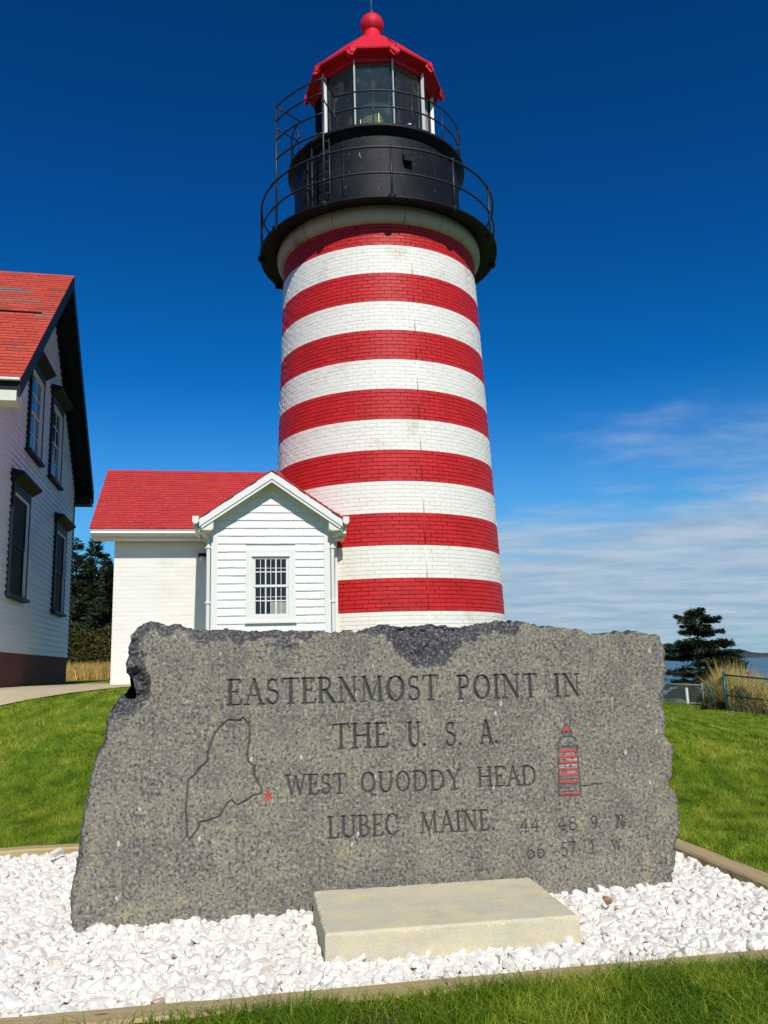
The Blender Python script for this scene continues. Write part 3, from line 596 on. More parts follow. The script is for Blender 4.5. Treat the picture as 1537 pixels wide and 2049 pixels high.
# local frame: x along the front, -y towards the camera
def unit_box_mesh(name, mat, x0=-0.5, x1=0.5, y0=-0.5, y1=0.5, z0=-0.5, z1=0.5):
    b = MB(); b.box(x0, x1, y0, y1, z0, z1); me = bpy.data.meshes.new(name); me.from_pydata(b.v, [], b.f); me.materials.append(mat); me.update(); return me
def shingle_mesh(name, mat):
    """thin wedge: x width, y up the slope, thick at the butt"""
    me = bpy.data.meshes.new(name)
    v = [(-0.5, 0, 0.007), (0.5, 0, 0.007), (0.5, 1, 0.001), (-0.5, 1, 0.001), (-0.5, 0, -0.008), (0.5, 0, -0.008)]
    me.from_pydata(v, [], [(0, 1, 2, 3), (4, 5, 1, 0), (4, 0, 3), (5, 2, 1)]); me.materials.append(mat); me.update(); return me
def build_annex():
    mb = MB(); mb.box(-5.035, -1.27, -1.985, 1.0, 0.8, 3.52); wall = mb.build('wall', M_WALL, annex)
    mb = MB(); mb.prism([(-1.99, 3.5), (1.0, 3.5), (-0.5, 4.85)], -5.04, -5.0, 'x'); mb.build('gable_wall', M_WALL, annex)
    me = unit_box_mesh('brick', M_WALL, y0=-0.0025, y1=0.02)
    h = 0.0735; c = 0; z = 1.00
    while z + h < 3.46:
        x = -5.05 - (0.11 if c % 2 else 0.0)
        while x < -3.32:
            x0 = max(x, -5.05); x1 = min(x + 0.222, -3.30)
            if x1 - x0 > 0.03:
                o = link('brick', me, wall); o.location = ((x0 + x1) / 2, -1.985 + float(RNG.normal(0, 0.0008)), z + h / 2); o.scale = (x1 - x0 - 0.006, 1, h - 0.006)
            x += 0.222
        z += h; c += 1
    # roof
    EB, EZ, RB, RZ = 2.30, 3.60, 0.5, 5.00; th = math.atan2(RZ - EZ, EB - RB); SL = math.hypot(RZ - EZ, EB - RB)
    mb = MB(); mb.prism([(-EB + 0.02, EZ - 0.03), (-RB, RZ - 0.03), (EB - 2 * RB - 0.02, EZ - 0.03), (EB - 2 * RB, EZ - 0.10), (-RB, RZ - 0.11), (-EB + 0.02, EZ - 0.10)], -5.40, -1.19, 'x'); roof = mb.build('roof', M_ASHI, annex)
    sm = shingle_mesh('shingle', M_ASHI); T0 = Matrix.Translation((0, -EB - 0.015, EZ + 0.0)) @ Matrix.Rotation(th, 4, 'X')
    recs = []; NC = 25; ex = SL / NC
    for c in range(NC):
        x = -5.41
        while x < -1.19:
            w = float(RNG.uniform(0.09, 0.20)); x1 = min(x + w, -1.19)
            recs.append((c, x, x1, float(RNG.normal(0, 0.006)))); x = x1
    cb = -2.495
    def vis(r):
        c, x0, x1, j = r; t = c * ex; z = EZ + t * math.sin(th); xm = (x0 + x1) / 2
        hid = xm > cb - 1.12 + max(0, (z - 3.55)) / 0.72 and xm < cb + 1.1
        return -1 if hid or xm > -2.3 else (x1 - x0) * (1.3 - 0.02 * c)
    order = sorted(range(len(recs)), key=lambda i: -vis(recs[i])); big = set(order[:300]); rest = MB()
    for i, (c, x0, x1, j) in enumerate(recs):
        M = T0 @ Matrix.Translation(((x0 + x1) / 2, c * ex + j, 0.007 + float(RNG.normal(0, 0.001)))) @ Matrix.Rotation(-0.045, 4, 'X') @ Matrix.Diagonal((x1 - x0 - 0.003, ex + 0.05, 2.0, 1))
        if i in big: o = link('shingle', sm, roof); o.matrix_basis = M
        else: rest.add([M @ v.co for v in sm.vertices], [tuple(p.vertices) for p in sm.polygons])
    o = rest.build('shingle_courses', M_ASHI, annex); o['kind'] = 'stuff'
    mb = MB(); mb.prism([(-RB - 0.09, RZ - 0.055), (-RB, RZ + 0.018), (-RB + 0.09, RZ - 0.055), (-RB, RZ - 0.02)], -5.42, -1.25, 'x'); mb.build('ridge_cap', M_ASHI, annex)
    mb = MB(); mb.box(-5.37, -1.17, -EB + 0.03, -EB + 0.28, EZ - 0.17, EZ - 0.12); mb.box(-5.36, -1.18, -EB + 0.03, -EB + 0.05, EZ - 0.12, EZ - 0.035); mb.build('eave_soffit', M_TRIM, annex)
    mb = MB(); mb.prism([(-EB + 0.03, EZ - 0.125), (-EB - 0.05, EZ - 0.125), (-EB - 0.095, EZ - 0.085), (-EB - 0.085, EZ - 0.055), (-EB - 0.105, EZ - 0.025), (-EB + 0.03, EZ - 0.03)], -5.38, -3.60, 'x'); mb.build('gutter', M_TRIM, annex)
    mb = MB(); mb.prism([(-EB + 0.03, EZ - 0.125), (-EB - 0.05, EZ - 0.125), (-EB - 0.095, EZ - 0.085), (-EB - 0.085, EZ - 0.055), (-EB - 0.105, EZ - 0.025), (-EB + 0.03, EZ - 0.03)], -1.52, -1.16, 'x'); mb.build('gutter', M_TRIM, annex)
    # small wall lamp
    mb = MB(); mb.box(-3.66, -3.53, -2.12, -2.0, 3.165, 3.215); lampo = mb.build('wall_lamp', M_BLACK, annex)
    mb = MB(); mb.lathe([(0, 3.09), (0.03, 3.10), (0.042, 3.13), (0.03, 3.165)], 12, cx=-3.60, cy=-2.07); mb.build('bulb', M_TRIM, lampo, True)
    # ---- bay
    c0 = cb; HW = 0.905; FY = -3.50; SLP = 0.689; APX = 4.287; OY = -3.75; HR = 1.098
    zr = lambda x: APX - SLP * abs(x - c0)
    mb = MB(); mb.box(c0 - HW + 0.012, c0 + HW - 0.012, FY + 0.014, -1.95, 0.8, 3.47); mb.prism([(c0 - HW + 0.012, 3.46), (c0 + HW - 0.012, 3.46), (c0, APX - 0.16)], FY + 0.014, FY + 0.06, 'y'); bay = mb.build('bay_wall', M_TRIM, annex)
    WX0, WX1, WZ0, WZ1 = -2.885, -2.125, 1.965, 3.075            # outside of the window casing
    ex2 = 0.1235; z = 0.95; k = 0
    while z < APX - 0.20:
        z1 = z + ex2; half = min(HW - 0.085, (APX - 0.15 - z) / SLP)
        spans = [(c0 - half, c0 + half)]
        if z1 > WZ0 and z < WZ1: spans = [(c0 - half, WX0), (WX1, c0 + half)]
        for x0, x1 in spans:
            xx = x0
            while xx < x1 - 0.005:
                xe = min(xx + float(RNG.uniform(0.11, 0.24)), x1); xe = x1 if x1 - xe < 0.05 else xe
                m = MB(); wob = float(RNG.normal(0, 0.0012)); wz = float(RNG.normal(0, 0.0012)); m.prism([(FY + 0.016, z - 0.006), (FY - 0.012 + wob, z - 0.006 + wz), (FY - 0.0135 + wob, z + 0.004), (FY + 0.003, z1), (FY + 0.016, z1)], xx, xe - 0.0015, 'x'); m.build('siding_shingle', M_TRIM, bay); xx = xe
        z = z1; k += 1
    for s in (-1, 1):
        xa, xb = sorted((c0 + s * (HW - 0.085), c0 + s * (HW + 0.012))); m = MB(); m.box(xa, xb, FY - 0.016, FY + 0.012, 0.8, 3.52)
        xa, xb = sorted((c0 + s * (HW - 0.01), c0 + s * (HW + 0.012))); m.box(xa, xb, FY + 0.013, FY + 0.12, 0.8, 3.47); m.build('corner_board', M_TRIM, annex)
        # side courses
        m = MB(); zz = 0.95
        xs = c0 + s * (HW - 0.012)
        while zz < 3.4: m.prism([(xs, zz), (xs + s * 0.012, zz), (xs, zz + ex2)], FY + 0.12, -1.99, 'y'); zz += ex2
        m.build('side_siding', M_TRIM, annex)
        # roof slab, rake boards, soffit, frieze
        P = lambda d, t: (c0 + s * d, APX - SLP * d - t)
        m = MB(); m.prism([P(0, 0.01), P(HR, 0.01), P(HR, 0.055), P(0, 0.055)], OY + 0.012, -1.35, 'y'); slab = m.build('bay_roof', M_TRIM, annex)
        m = MB(); m.prism([P(0, 0.02), P(HR - 0.005, 0.02), P(HR - 0.005, 0.135), P(0, 0.135)], OY - 0.012, OY + 0.010, 'y'); m.build('rake_board', M_TRIM, annex)
        m = MB(); m.prism([P(0, 0.139), P(HR - 0.035, 0.139), P(HR - 0.035, 0.185), P(0, 0.185)], OY + 0.006, OY + 0.03, 'y'); m.build('rake_moulding', M_TRIM, annex)
        m = MB(); m.prism([P(0, 0.130), P(HR - 0.01, 0.130), P(HR - 0.01, 0.150), P(0, 0.150)], OY + 0.031, FY + 0.01, 'y'); m.build('soffit', M_TRIM, annex)
        m = MB(); m.prism([P(0, 0.153), P(HW + 0.01, 0.153), P(HW + 0.01, 0.215), P(0, 0.215)], FY - 0.022, FY + 0.0, 'y'); m.build('frieze_board', M_TRIM, annex)
        m = MB(); m.prism([P(HW - 0.02, 0.15), P(HR - 0.03, 0.15), P(HR - 0.03, 0.20), P(HW + 0.02, 0.30), P(HW - 0.02, 0.30)], OY + 0.031, FY + 0.02, 'y'); m.build('eave_return', M_TRIM, annex)
        m = MB(); m.prism([P(HW, 0.145), P(HR - 0.02, 0.145), P(HR - 0.02, 0.165), P(HW, 0.165)], FY + 0.03, -2.0, 'y'); m.build('eave_soffit', M_TRIM, annex)
        n = 13
        for i in range(n):
            d1 = HR + 0.03 - i * (HR + 0.03) / n; d0 = max(0, d1 - 0.115); off = float(RNG.uniform(-0.018, 0.006))
            m = MB(); m.prism([P(d1, -0.020), P(d0, -0.004), P(d0, 0.010), P(d1, 0.006)], OY - 0.022 + off, -1.3, 'y'); m.build('shingle', M_ASHI, slab)
        # gutter, elbow, downspout
        gx = c0 + s * (HR + 0.05); m = MB(); m.prism([(gx - 0.048, 3.555), (gx - 0.048, 3.47), (gx - 0.02, 3.44), (gx + 0.02, 3.44), (gx + 0.048, 3.47), (gx + 0.048, 3.555)], OY - 0.03, -2.32, 'y'); gut = m.build('bay_gutter', M_TRIM, annex)
        m = MB(); wx = c0 + s * (HW + 0.055); m.tube([(gx, OY + 0.10, 3.45), (gx, OY + 0.10, 3.39), (gx - s * 0.05, OY + 0.13, 3.345), (wx, FY + 0.02, 3.27), (wx, FY + 0.02, 3.20), (wx, FY + 0.02, 1.0)], 0.030, 8)
        for zz in (3.1, 2.25, 1.5): m.box(wx - 0.045, wx + 0.045, FY - 0.022, FY + 0.062, zz, zz + 0.022)
        m.build('downspout', M_TRIM, annex)
    # window: casing, two sashes, panes, muntins, guard bars, lattice
    m = MB(); w = 0.105; fy = FY - 0.024; b = FY + 0.012
    m.box(WX0, WX0 + w, fy, b, WZ0, WZ1); m.box(WX1 - w, WX1, fy, b, WZ0, WZ1); m.box(WX0 + w, WX1 - w, fy, b, WZ1 - 0.10, WZ1); m.box(WX0 + w, WX1 - w, fy, b, WZ0, WZ0 + 0.075)
    win = m.build('window', M_TRIM, annex)
    m = MB(); m.box(WX0 + w - 0.02, WX1 - w + 0.02, fy - 0.03, fy - 0.001, WZ1 - 0.112, WZ1 - 0.098); m.build('drip_cap', M_TRIM, win)
    m = MB(); m.box(WX0 - 0.012, WX1 + 0.012, fy - 0.028, b, WZ0 - 0.03, WZ0 - 0.002); m.build('sill', M_TRIM, win)
    ix0, ix1, iz0, iz1 = WX0 + w + 0.002, WX1 - w - 0.002, WZ0 + 0.077, WZ1 - 0.114; zm = (iz0 + iz1) / 2 - 0.01
    for (za, zb, yy) in ((zm, iz1, -0.006), (iz0, zm + 0.03, 0.004)):
        m = MB(); y0 = FY + yy - 0.012; y1 = FY + yy + 0.008; t = 0.036
        m.box(ix0, ix0 + t, y0, y1, za, zb); m.box(ix1 - t, ix1, y0, y1, za, zb); m.box(ix0 + t, ix1 - t, y0, y1, zb - t, zb); m.box(ix0 + t, ix1 - t, y0, y1, za, za + t); m.build('sash', M_TRIM, win)
        gx0, gx1, gz0, gz1 = ix0 + t, ix1 - t, za + t, zb - t
        for i in range(3):
            for j in range(2):
                xa = gx0 + (gx1 - gx0) * i / 3; xb = gx0 + (gx1 - gx0) * (i + 1) / 3; z0 = gz0 + (gz1 - gz0) * j / 2; z1 = gz0 + (gz1 - gz0) * (j + 1) / 2
                m = MB(); m.box(xa + 0.004, xb - 0.004, FY + yy - 0.001, FY + yy + 0.003, z0 + 0.004, z1 - 0.004); m.build('pane', M_PANE, win)
        for i in (1, 2):
            m = MB(); xx = gx0 + (gx1 - gx0) * i / 3; m.box(xx - 0.010, xx + 0.010, y0 + 0.001, y1 - 0.006, gz0, gz1); m.build('muntin', M_TRIM, win)
        m = MB(); zz = (gz0 + gz1) / 2; m.box(gx0, gx1, y0 + 0.002, y1 - 0.006, zz - 0.008, zz + 0.008); m.build('muntin', M_TRIM, win)
        for i in (0.5, 1.5, 2.5):
            m = MB(); xx = gx0 + (gx1 - gx0) * i / 3; m.box(xx - 0.0045, xx + 0.0045, FY + yy - 0.007, FY + yy - 0.002, gz0, gz1); m.build('guard_bar', M_TRIM, win)
        for dz in (0.055,): m = MB(); m.box(gx0, gx1, FY + yy - 0.0065, FY + yy - 0.0025, zz + dz, zz + dz + 0.008); m.build('guard_bar', M_TRIM, win)
    m = MB(); lx0, lx1, lz0, lz1 = ix0 + 0.28, ix1 - 0.036, iz0 + 0.036, iz0 + 0.22; q = 0.026; r_ = 0.0028
    k = lx0 - (lz1 - lz0)
    while k < lx1:
        for sg in (1, -1):
            a = [k, lz0 if sg > 0 else lz1]; bb = [k + (lz1 - lz0), lz1 if sg > 0 else lz0]
            def clip(p, q_):
                pts = []
                for tt in np.linspace(0, 1, 40):
                    X = p[0] + (q_[0] - p[0]) * tt
                    if lx0 <= X <= lx1: pts.append((X, p[1] + (q_[1] - p[1]) * tt))
                return pts
            pts = clip(a, bb)
            if len(pts) > 2: m.tube([(pts[0][0], FY - 0.0035, pts[0][1]), (pts[-1][0], FY - 0.0035, pts[-1][1])], r_, 4)
        k += q
    m.build('lattice', M_TRIM, win)
build_annex()

# ------------------------------------------------------------------ keeper's house on the left
HB = (-7.147, 20.0)
house = thing('keeper_house', (HB[0], HB[1], 0.90), rad(12), 'tall white clapboard house with orange-red roof and dark green trim at left edge', 'house')
def build_house():
    WX = -0.38; Y0, Y1 = -7.88, -0.42; RS, RZ, SLP = -4.15, 9.34, 0.89; HS = 4.12; XL = -8.0
    roofz = lambda y: RZ - SLP * abs(y - RS)
    m = MB(); m.box(XL, WX - 0.03, Y0 + 0.03, Y1 - 0.03, 0.4, 1.64); m.build('foundation', M_FOUND, house)
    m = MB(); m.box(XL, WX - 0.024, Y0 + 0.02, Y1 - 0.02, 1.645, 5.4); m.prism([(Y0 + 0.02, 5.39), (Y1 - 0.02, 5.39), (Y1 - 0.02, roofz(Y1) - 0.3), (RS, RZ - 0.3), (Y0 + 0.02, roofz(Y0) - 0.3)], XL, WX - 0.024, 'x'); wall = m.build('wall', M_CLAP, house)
    wins = [(-6.80, -5.46, 2.56, 4.42), (-2.86, -1.54, 2.56, 4.42), (-5.92, -4.70, 5.20, 6.90), (-3.84, -2.58, 5.20, 6.90)]
    ex = 0.108; z = 1.635
    while z < 9.0:
        z1 = z + ex; a, b = Y0 + 0.02, Y1 - 0.085
        if z1 > 5.3: hw = (RZ - 0.20 - z) / SLP; a = max(a, RS - hw); b = min(b, RS + hw)
        sp = [(a, b)]
        for (w0, w1, wz0, wz1) in wins:
            if z1 > wz0 + 0.01 and z < wz1 - 0.01:
                ns = []
                for s0, s1 in sp:
                    if w0 > s0: ns.append((s0, min(s1, w0)))
                    if w1 < s1: ns.append((max(s0, w1), s1))
                sp = [q for q in ns if q[1] - q[0] > 0.01]
        for s0, s1 in sp:
            jz = float(RNG.normal(0, 0.001))
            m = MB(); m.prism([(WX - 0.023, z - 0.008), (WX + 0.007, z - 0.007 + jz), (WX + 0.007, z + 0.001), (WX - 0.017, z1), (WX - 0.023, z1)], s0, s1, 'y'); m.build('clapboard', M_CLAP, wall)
        z = z1
    m = MB(); m.box(WX - 0.1, WX + 0.012, Y1 - 0.083, Y1 + 0.012, 1.62, 5.5); m.build('corner_board', M_DKGR, house)
    # gable window openings
    for (y0, y1, z0, z1) in wins:
        t = 0.11; m = MB(); xa, xb = WX - 0.02, WX + 0.045
        m.box(xa, xb, y0, y0 + t, z0, z1); m.box(xa, xb, y1 - t, y1, z0, z1); m.box(xa, xb, y0 + t, y1 - t, z1 - 0.17, z1); w = m.build('window', M_DKGR, house)
        m = MB(); m.box(xa, WX + 0.095, y0 - 0.04, y1 + 0.04, z0 - 0.055, z0); m.build('sill', M_DKGR, w)
        m = MB(); m.prism([(xa, z1 + 0.002), (WX + 0.05, z1 + 0.002), (WX + 0.21, z1 + 0.10), (WX + 0.21, z1 + 0.135), (xa, z1 + 0.19)], y0 - 0.09, y1 + 0.09, 'y'); m.build('hood', M_DKGR, w)
        iy0, iy1, iz0, iz1 = y0 + t + 0.001, y1 - t - 0.001, z0 + 0.001, z1 - 0.171
        m = MB(); m.box(WX - 0.02, WX + 0.04, iy0, iy0 + 0.02, iz0, iz1); m.box(WX - 0.02, WX + 0.04, iy1 - 0.05, iy1, iz0, iz1); m.box(WX - 0.02, WX + 0.04, iy0 + 0.02, iy1 - 0.05, iz1 - 0.03, iz1); m.build('jamb', M_TRIM, w)
        zm = (iz0 + iz1) / 2; gy0, gy1 = iy0 + 0.022, iy1 - 0.052
        for za, zb, xo in ((zm - 0.012, iz1 - 0.032, 0.006), (iz0, zm + 0.012, -0.003)):
            m = MB(); s = 0.032; x0 = WX - 0.016 + xo; x1 = x0 + 0.02
            m.box(x0, x1, gy0, gy0 + s, za, zb); m.box(x0, x1, gy1 - s, gy1, za, zb); m.box(x0, x1, gy0 + s, gy1 - s, zb - s, zb); m.box(x0, x1, gy0 + s, gy1 - s, za, za + s); m.build('sash', M_TRIM if z0 > 4 else M_DKGR, w)
            for i in range(2):
                for j in range(2):
                    ya = gy0 + s + (gy1 - gy0 - 2 * s) * i / 2; yb = gy0 + s + (gy1 - gy0 - 2 * s) * (i + 1) / 2; zza = za + s + (zb - za - 2 * s) * j / 2; zzb = za + s + (zb - za - 2 * s) * (j + 1) / 2
                    m = MB(); m.box(x0 + 0.002, x0 + 0.006, ya + 0.003, yb - 0.003, zza + 0.003, zzb - 0.003); m.build('pane', M_PANE if z0 > 4 else M_SCREEN, w)
            if z0 < 4: continue
            ym = (gy0 + gy1) / 2; m = MB(); m.box(x0 + 0.001, x1 - 0.004, ym - 0.011, ym + 0.011, za + s, zb - s); zc_ = (za + zb) / 2; m.box(x0 + 0.001, x1 - 0.005, gy0 + s, ym - 0.012, zc_ - 0.011, zc_ + 0.011); m.box(x0 + 0.001, x1 - 0.005, ym + 0.012, gy1 - s, zc_ - 0.011, zc_ + 0.011); m.build('muntin', M_TRIM, w)
    # roof slabs, rake fascia, eaves
    m = MB(); m.prism([(RS - HS, RZ - SLP * HS - 0.015), (RS, RZ - 0.015), (RS + HS, RZ - SLP * HS - 0.015), (RS + HS, RZ - SLP * HS - 0.24), (RS, RZ - 0.25), (RS - HS, RZ - SLP * HS - 0.24)], XL, -0.032, 'x'); roof = m.build('roof', M_DKGR, house)
    for s in (-1, 1):
        Q = lambda d, t: (RS + s * d, RZ - SLP * d - t)
        m = MB(); m.prism([Q(0, 0.012), Q(HS + 0.02, 0.012), Q(HS + 0.02, 0.29), Q(HS - 0.08, 0.31), Q(0, 0.31)], -0.030, 0.0, 'x'); m.build('rake_board', M_DKGR, house)
        m = MB(); m.prism([Q(0, 0.26), Q(HS - 0.16, 0.26), Q(HS - 0.16, 0.52), Q(0, 0.60)], WX - 0.02, WX + 0.03, 'x'); m.build('rake_frieze', M_DKGR, house)
    ze = RZ - SLP * HS
    m = MB(); m.box(XL, -0.02, RS + HS - 0.36, RS + HS + 0.0, ze - 0.40, ze - 0.24); m.build('back_eave_box', M_DKGR, house)
    m = MB(); m.box(XL, -0.05, RS - HS - 0.01, RS - HS + 0.40, ze - 0.36, ze - 0.20); m.build('eave_fascia', M_CREAM, house)
    m = MB(); m.box(XL, 0.0, RS - HS - 0.09, RS - HS - 0.02, ze - 0.055, ze - 0.02); m.build('eave_gutter', M_TRIM, house)
    # shingles on the front slope
    th = math.atan(SLP); SLn = HS / math.cos(th); NC = 41; exs = SLn / NC; sm = shingle_mesh('shingle', M_HSHI); sg = shingle_mesh('shingle', M_HSHI_GREY)
    T0 = Matrix.Translation((0, RS - HS - 0.02, ze)) @ Matrix.Rotation(th, 4, 'X'); recs = []
    for c in range(NC):
        x = 0.012 - (0.13 if c % 3 == 1 else (0.22 if c % 3 == 2 else 0.0)); first = True
        xx = 0.012
        while xx > -6.2:
            w = (0.33 - (0.0 if not first else (0.11 * (c % 3)))) ; first = False
            recs.append((c, xx - w, xx)); xx -= w
    order = sorted(range(len(recs)), key=lambda i: -recs[i][2] + 0.0 * recs[i][0]); big = set(order[:300]); rest = MB()
    for i, (c, x0, x1) in enumerate(recs):
        top = NC - 1 - c; xm = (x0 + x1) / 2; grey = (top == 8 and -2.3 < xm < -0.9) or (top == 9 and -2.0 < xm < -0.6) or (top == 13 and -1.2 < xm < -0.3) or (top == 19 and (xm < -1.0 or -0.45 < xm)) or (top == 15 and xm < -0.9 and c % 2 == 0)
        if top == 18 and -1.3 < xm < -0.1: continue
        M = T0 @ Matrix.Translation((xm, c * exs + float(RNG.normal(0, 0.002)), 0.006 + float(RNG.normal(0, 0.0012)))) @ Matrix.Rotation(-0.05 + float(RNG.normal(0, 0.006)), 4, 'X') @ Matrix.Diagonal((x1 - x0 - 0.007, exs + 0.045, 1.3, 1))
        if i in big or grey: o = link('shingle', sg if grey else sm, roof); o.matrix_basis = M
        else: rest.add([M @ v.co for v in sm.vertices], [tuple(p.vertices) for p in sm.polygons])
    o = rest.build('shingle_courses', M_HSHI, house); o['kind'] = 'stuff'
    m = MB(); m.prism([(RS - 0.11, RZ - 0.085), (RS, RZ + 0.02), (RS + 0.11, RZ - 0.085), (RS, RZ - 0.02)], XL, 0.015, 'x'); m.build('ridge_cap', M_HSHI, house)
build_house()
# ------------------------------------------------------------------ carved granite monument
OUT = [(-0.003, -0.099), (0.0, -0.009), (0.006, 0.144), (0.023, 0.307), (0.036, 0.474), (0.06, 0.618), (0.091, 0.789), (0.136, 0.912), (0.157, 1.037), (0.197, 1.107), (0.232, 1.142), (0.246, 1.188), (0.235, 1.292), (0.243, 1.37), (0.254, 1.449), (0.288, 1.502), (0.316, 1.52), (0.386, 1.518), (0.491, 1.503), (0.584, 1.477), (0.677, 1.462), (0.756, 1.474), (0.891, 1.458), (1.054, 1.465), (1.164, 1.447), (1.33, 1.449), (1.499, 1.446), (1.613, 1.474), (1.814, 1.47), (1.96, 1.479), (2.107, 1.453), (2.212, 1.483), (2.318, 1.495), (2.438, 1.484), (2.589, 1.458), (2.772, 1.432), (2.926, 1.405), (3.053, 1.415), (3.149, 1.424), (3.243, 1.393), (3.339, 1.388), (3.343, 1.297), (3.344, 1.209), (3.336, 1.093), (3.299, 1.007), (3.313, 0.892), (3.308, 0.779), (3.343, 0.75), (3.326, 0.61), (3.296, 0.523), (3.341, 0.471), (3.346, 0.333), (3.32, 0.199), (3.279, 0.04), (3.264, -0.017), (3.254, -0.091)]
MAINE = [(0.774, 0.984), (0.845, 0.981), (0.856, 0.995), (0.891, 0.95), (0.891, 0.885), (0.878, 0.8), (0.884, 0.767), (0.917, 0.739), (0.917, 0.691), (0.953, 0.626), (0.953, 0.6), (0.906, 0.591), (0.884, 0.572), (0.825, 0.549), (0.798, 0.576), (0.771, 0.557), (0.755, 0.526), (0.734, 0.496), (0.702, 0.488), (0.681, 0.479), (0.639, 0.476), (0.629, 0.446), (0.587, 0.392), (0.573, 0.408), (0.564, 0.542), (0.57, 0.625), (0.572, 0.687), (0.609, 0.712), (0.625, 0.737), (0.667, 0.777), (0.672, 0.82), (0.688, 0.872), (0.709, 0.919), (0.73, 0.945), (0.774, 0.984)]
WORDS = [('EASTERNMOST', 0.773, 1.063, 1.942, 1.053, 0.132), ('POINT', 2.05, 1.052, 2.523, 1.048, 0.128), ('IN', 2.622, 1.047, 2.784, 1.045, 0.124),
         ('THE', 1.337, 0.812, 1.643, 0.809, 0.127), ('U.', 1.755, 0.807, 1.856, 0.805, 0.126), ('S.', 1.967, 0.8, 2.062, 0.802, 0.127), ('A.', 2.166, 0.803, 2.274, 0.803, 0.125),
         ('WEST', 1.082, 0.586, 1.406, 0.577, 0.1), ('QUODDY', 1.485, 0.576, 2.045, 0.565, 0.102), ('HEAD', 2.143, 0.573, 2.486, 0.566, 0.102),
         ('LUBEC,', 1.305, 0.353, 1.725, 0.348, 0.107), ('MAINE.', 1.808, 0.349, 2.231, 0.342, 0.104),
         ('44', 2.374, 0.32, 2.49, 0.318, 0.068), ('48', 2.593, 0.315, 2.711, 0.313, 0.069), ('9', 2.791, 0.311, 2.833, 0.311, 0.069), ('N', 2.941, 0.31, 2.99, 0.307, 0.067),
         ('66', 2.403, 0.177, 2.51, 0.178, 0.076), ('57.', 2.607, 0.177, 2.71, 0.176, 0.073), ('1', 2.781, 0.182, 2.799, 0.18, 0.071), ('W', 2.904, 0.192, 2.965, 0.191, 0.053)]
def arc(cx, cy, rx, ry, a0, a1, n=14): return [(cx + rx * math.cos(rad(a0 + (a1 - a0) * i / n)), cy + ry * math.sin(rad(a0 + (a1 - a0) * i / n))) for i in range(n + 1)]
TK, TN, TM = 0.150, 0.070, 0.110      # thick, thin, medium strokes in cap heights
def sf(x, y, w=0.2): return (TN, [(x - w / 2, y), (x + w / 2, y)])
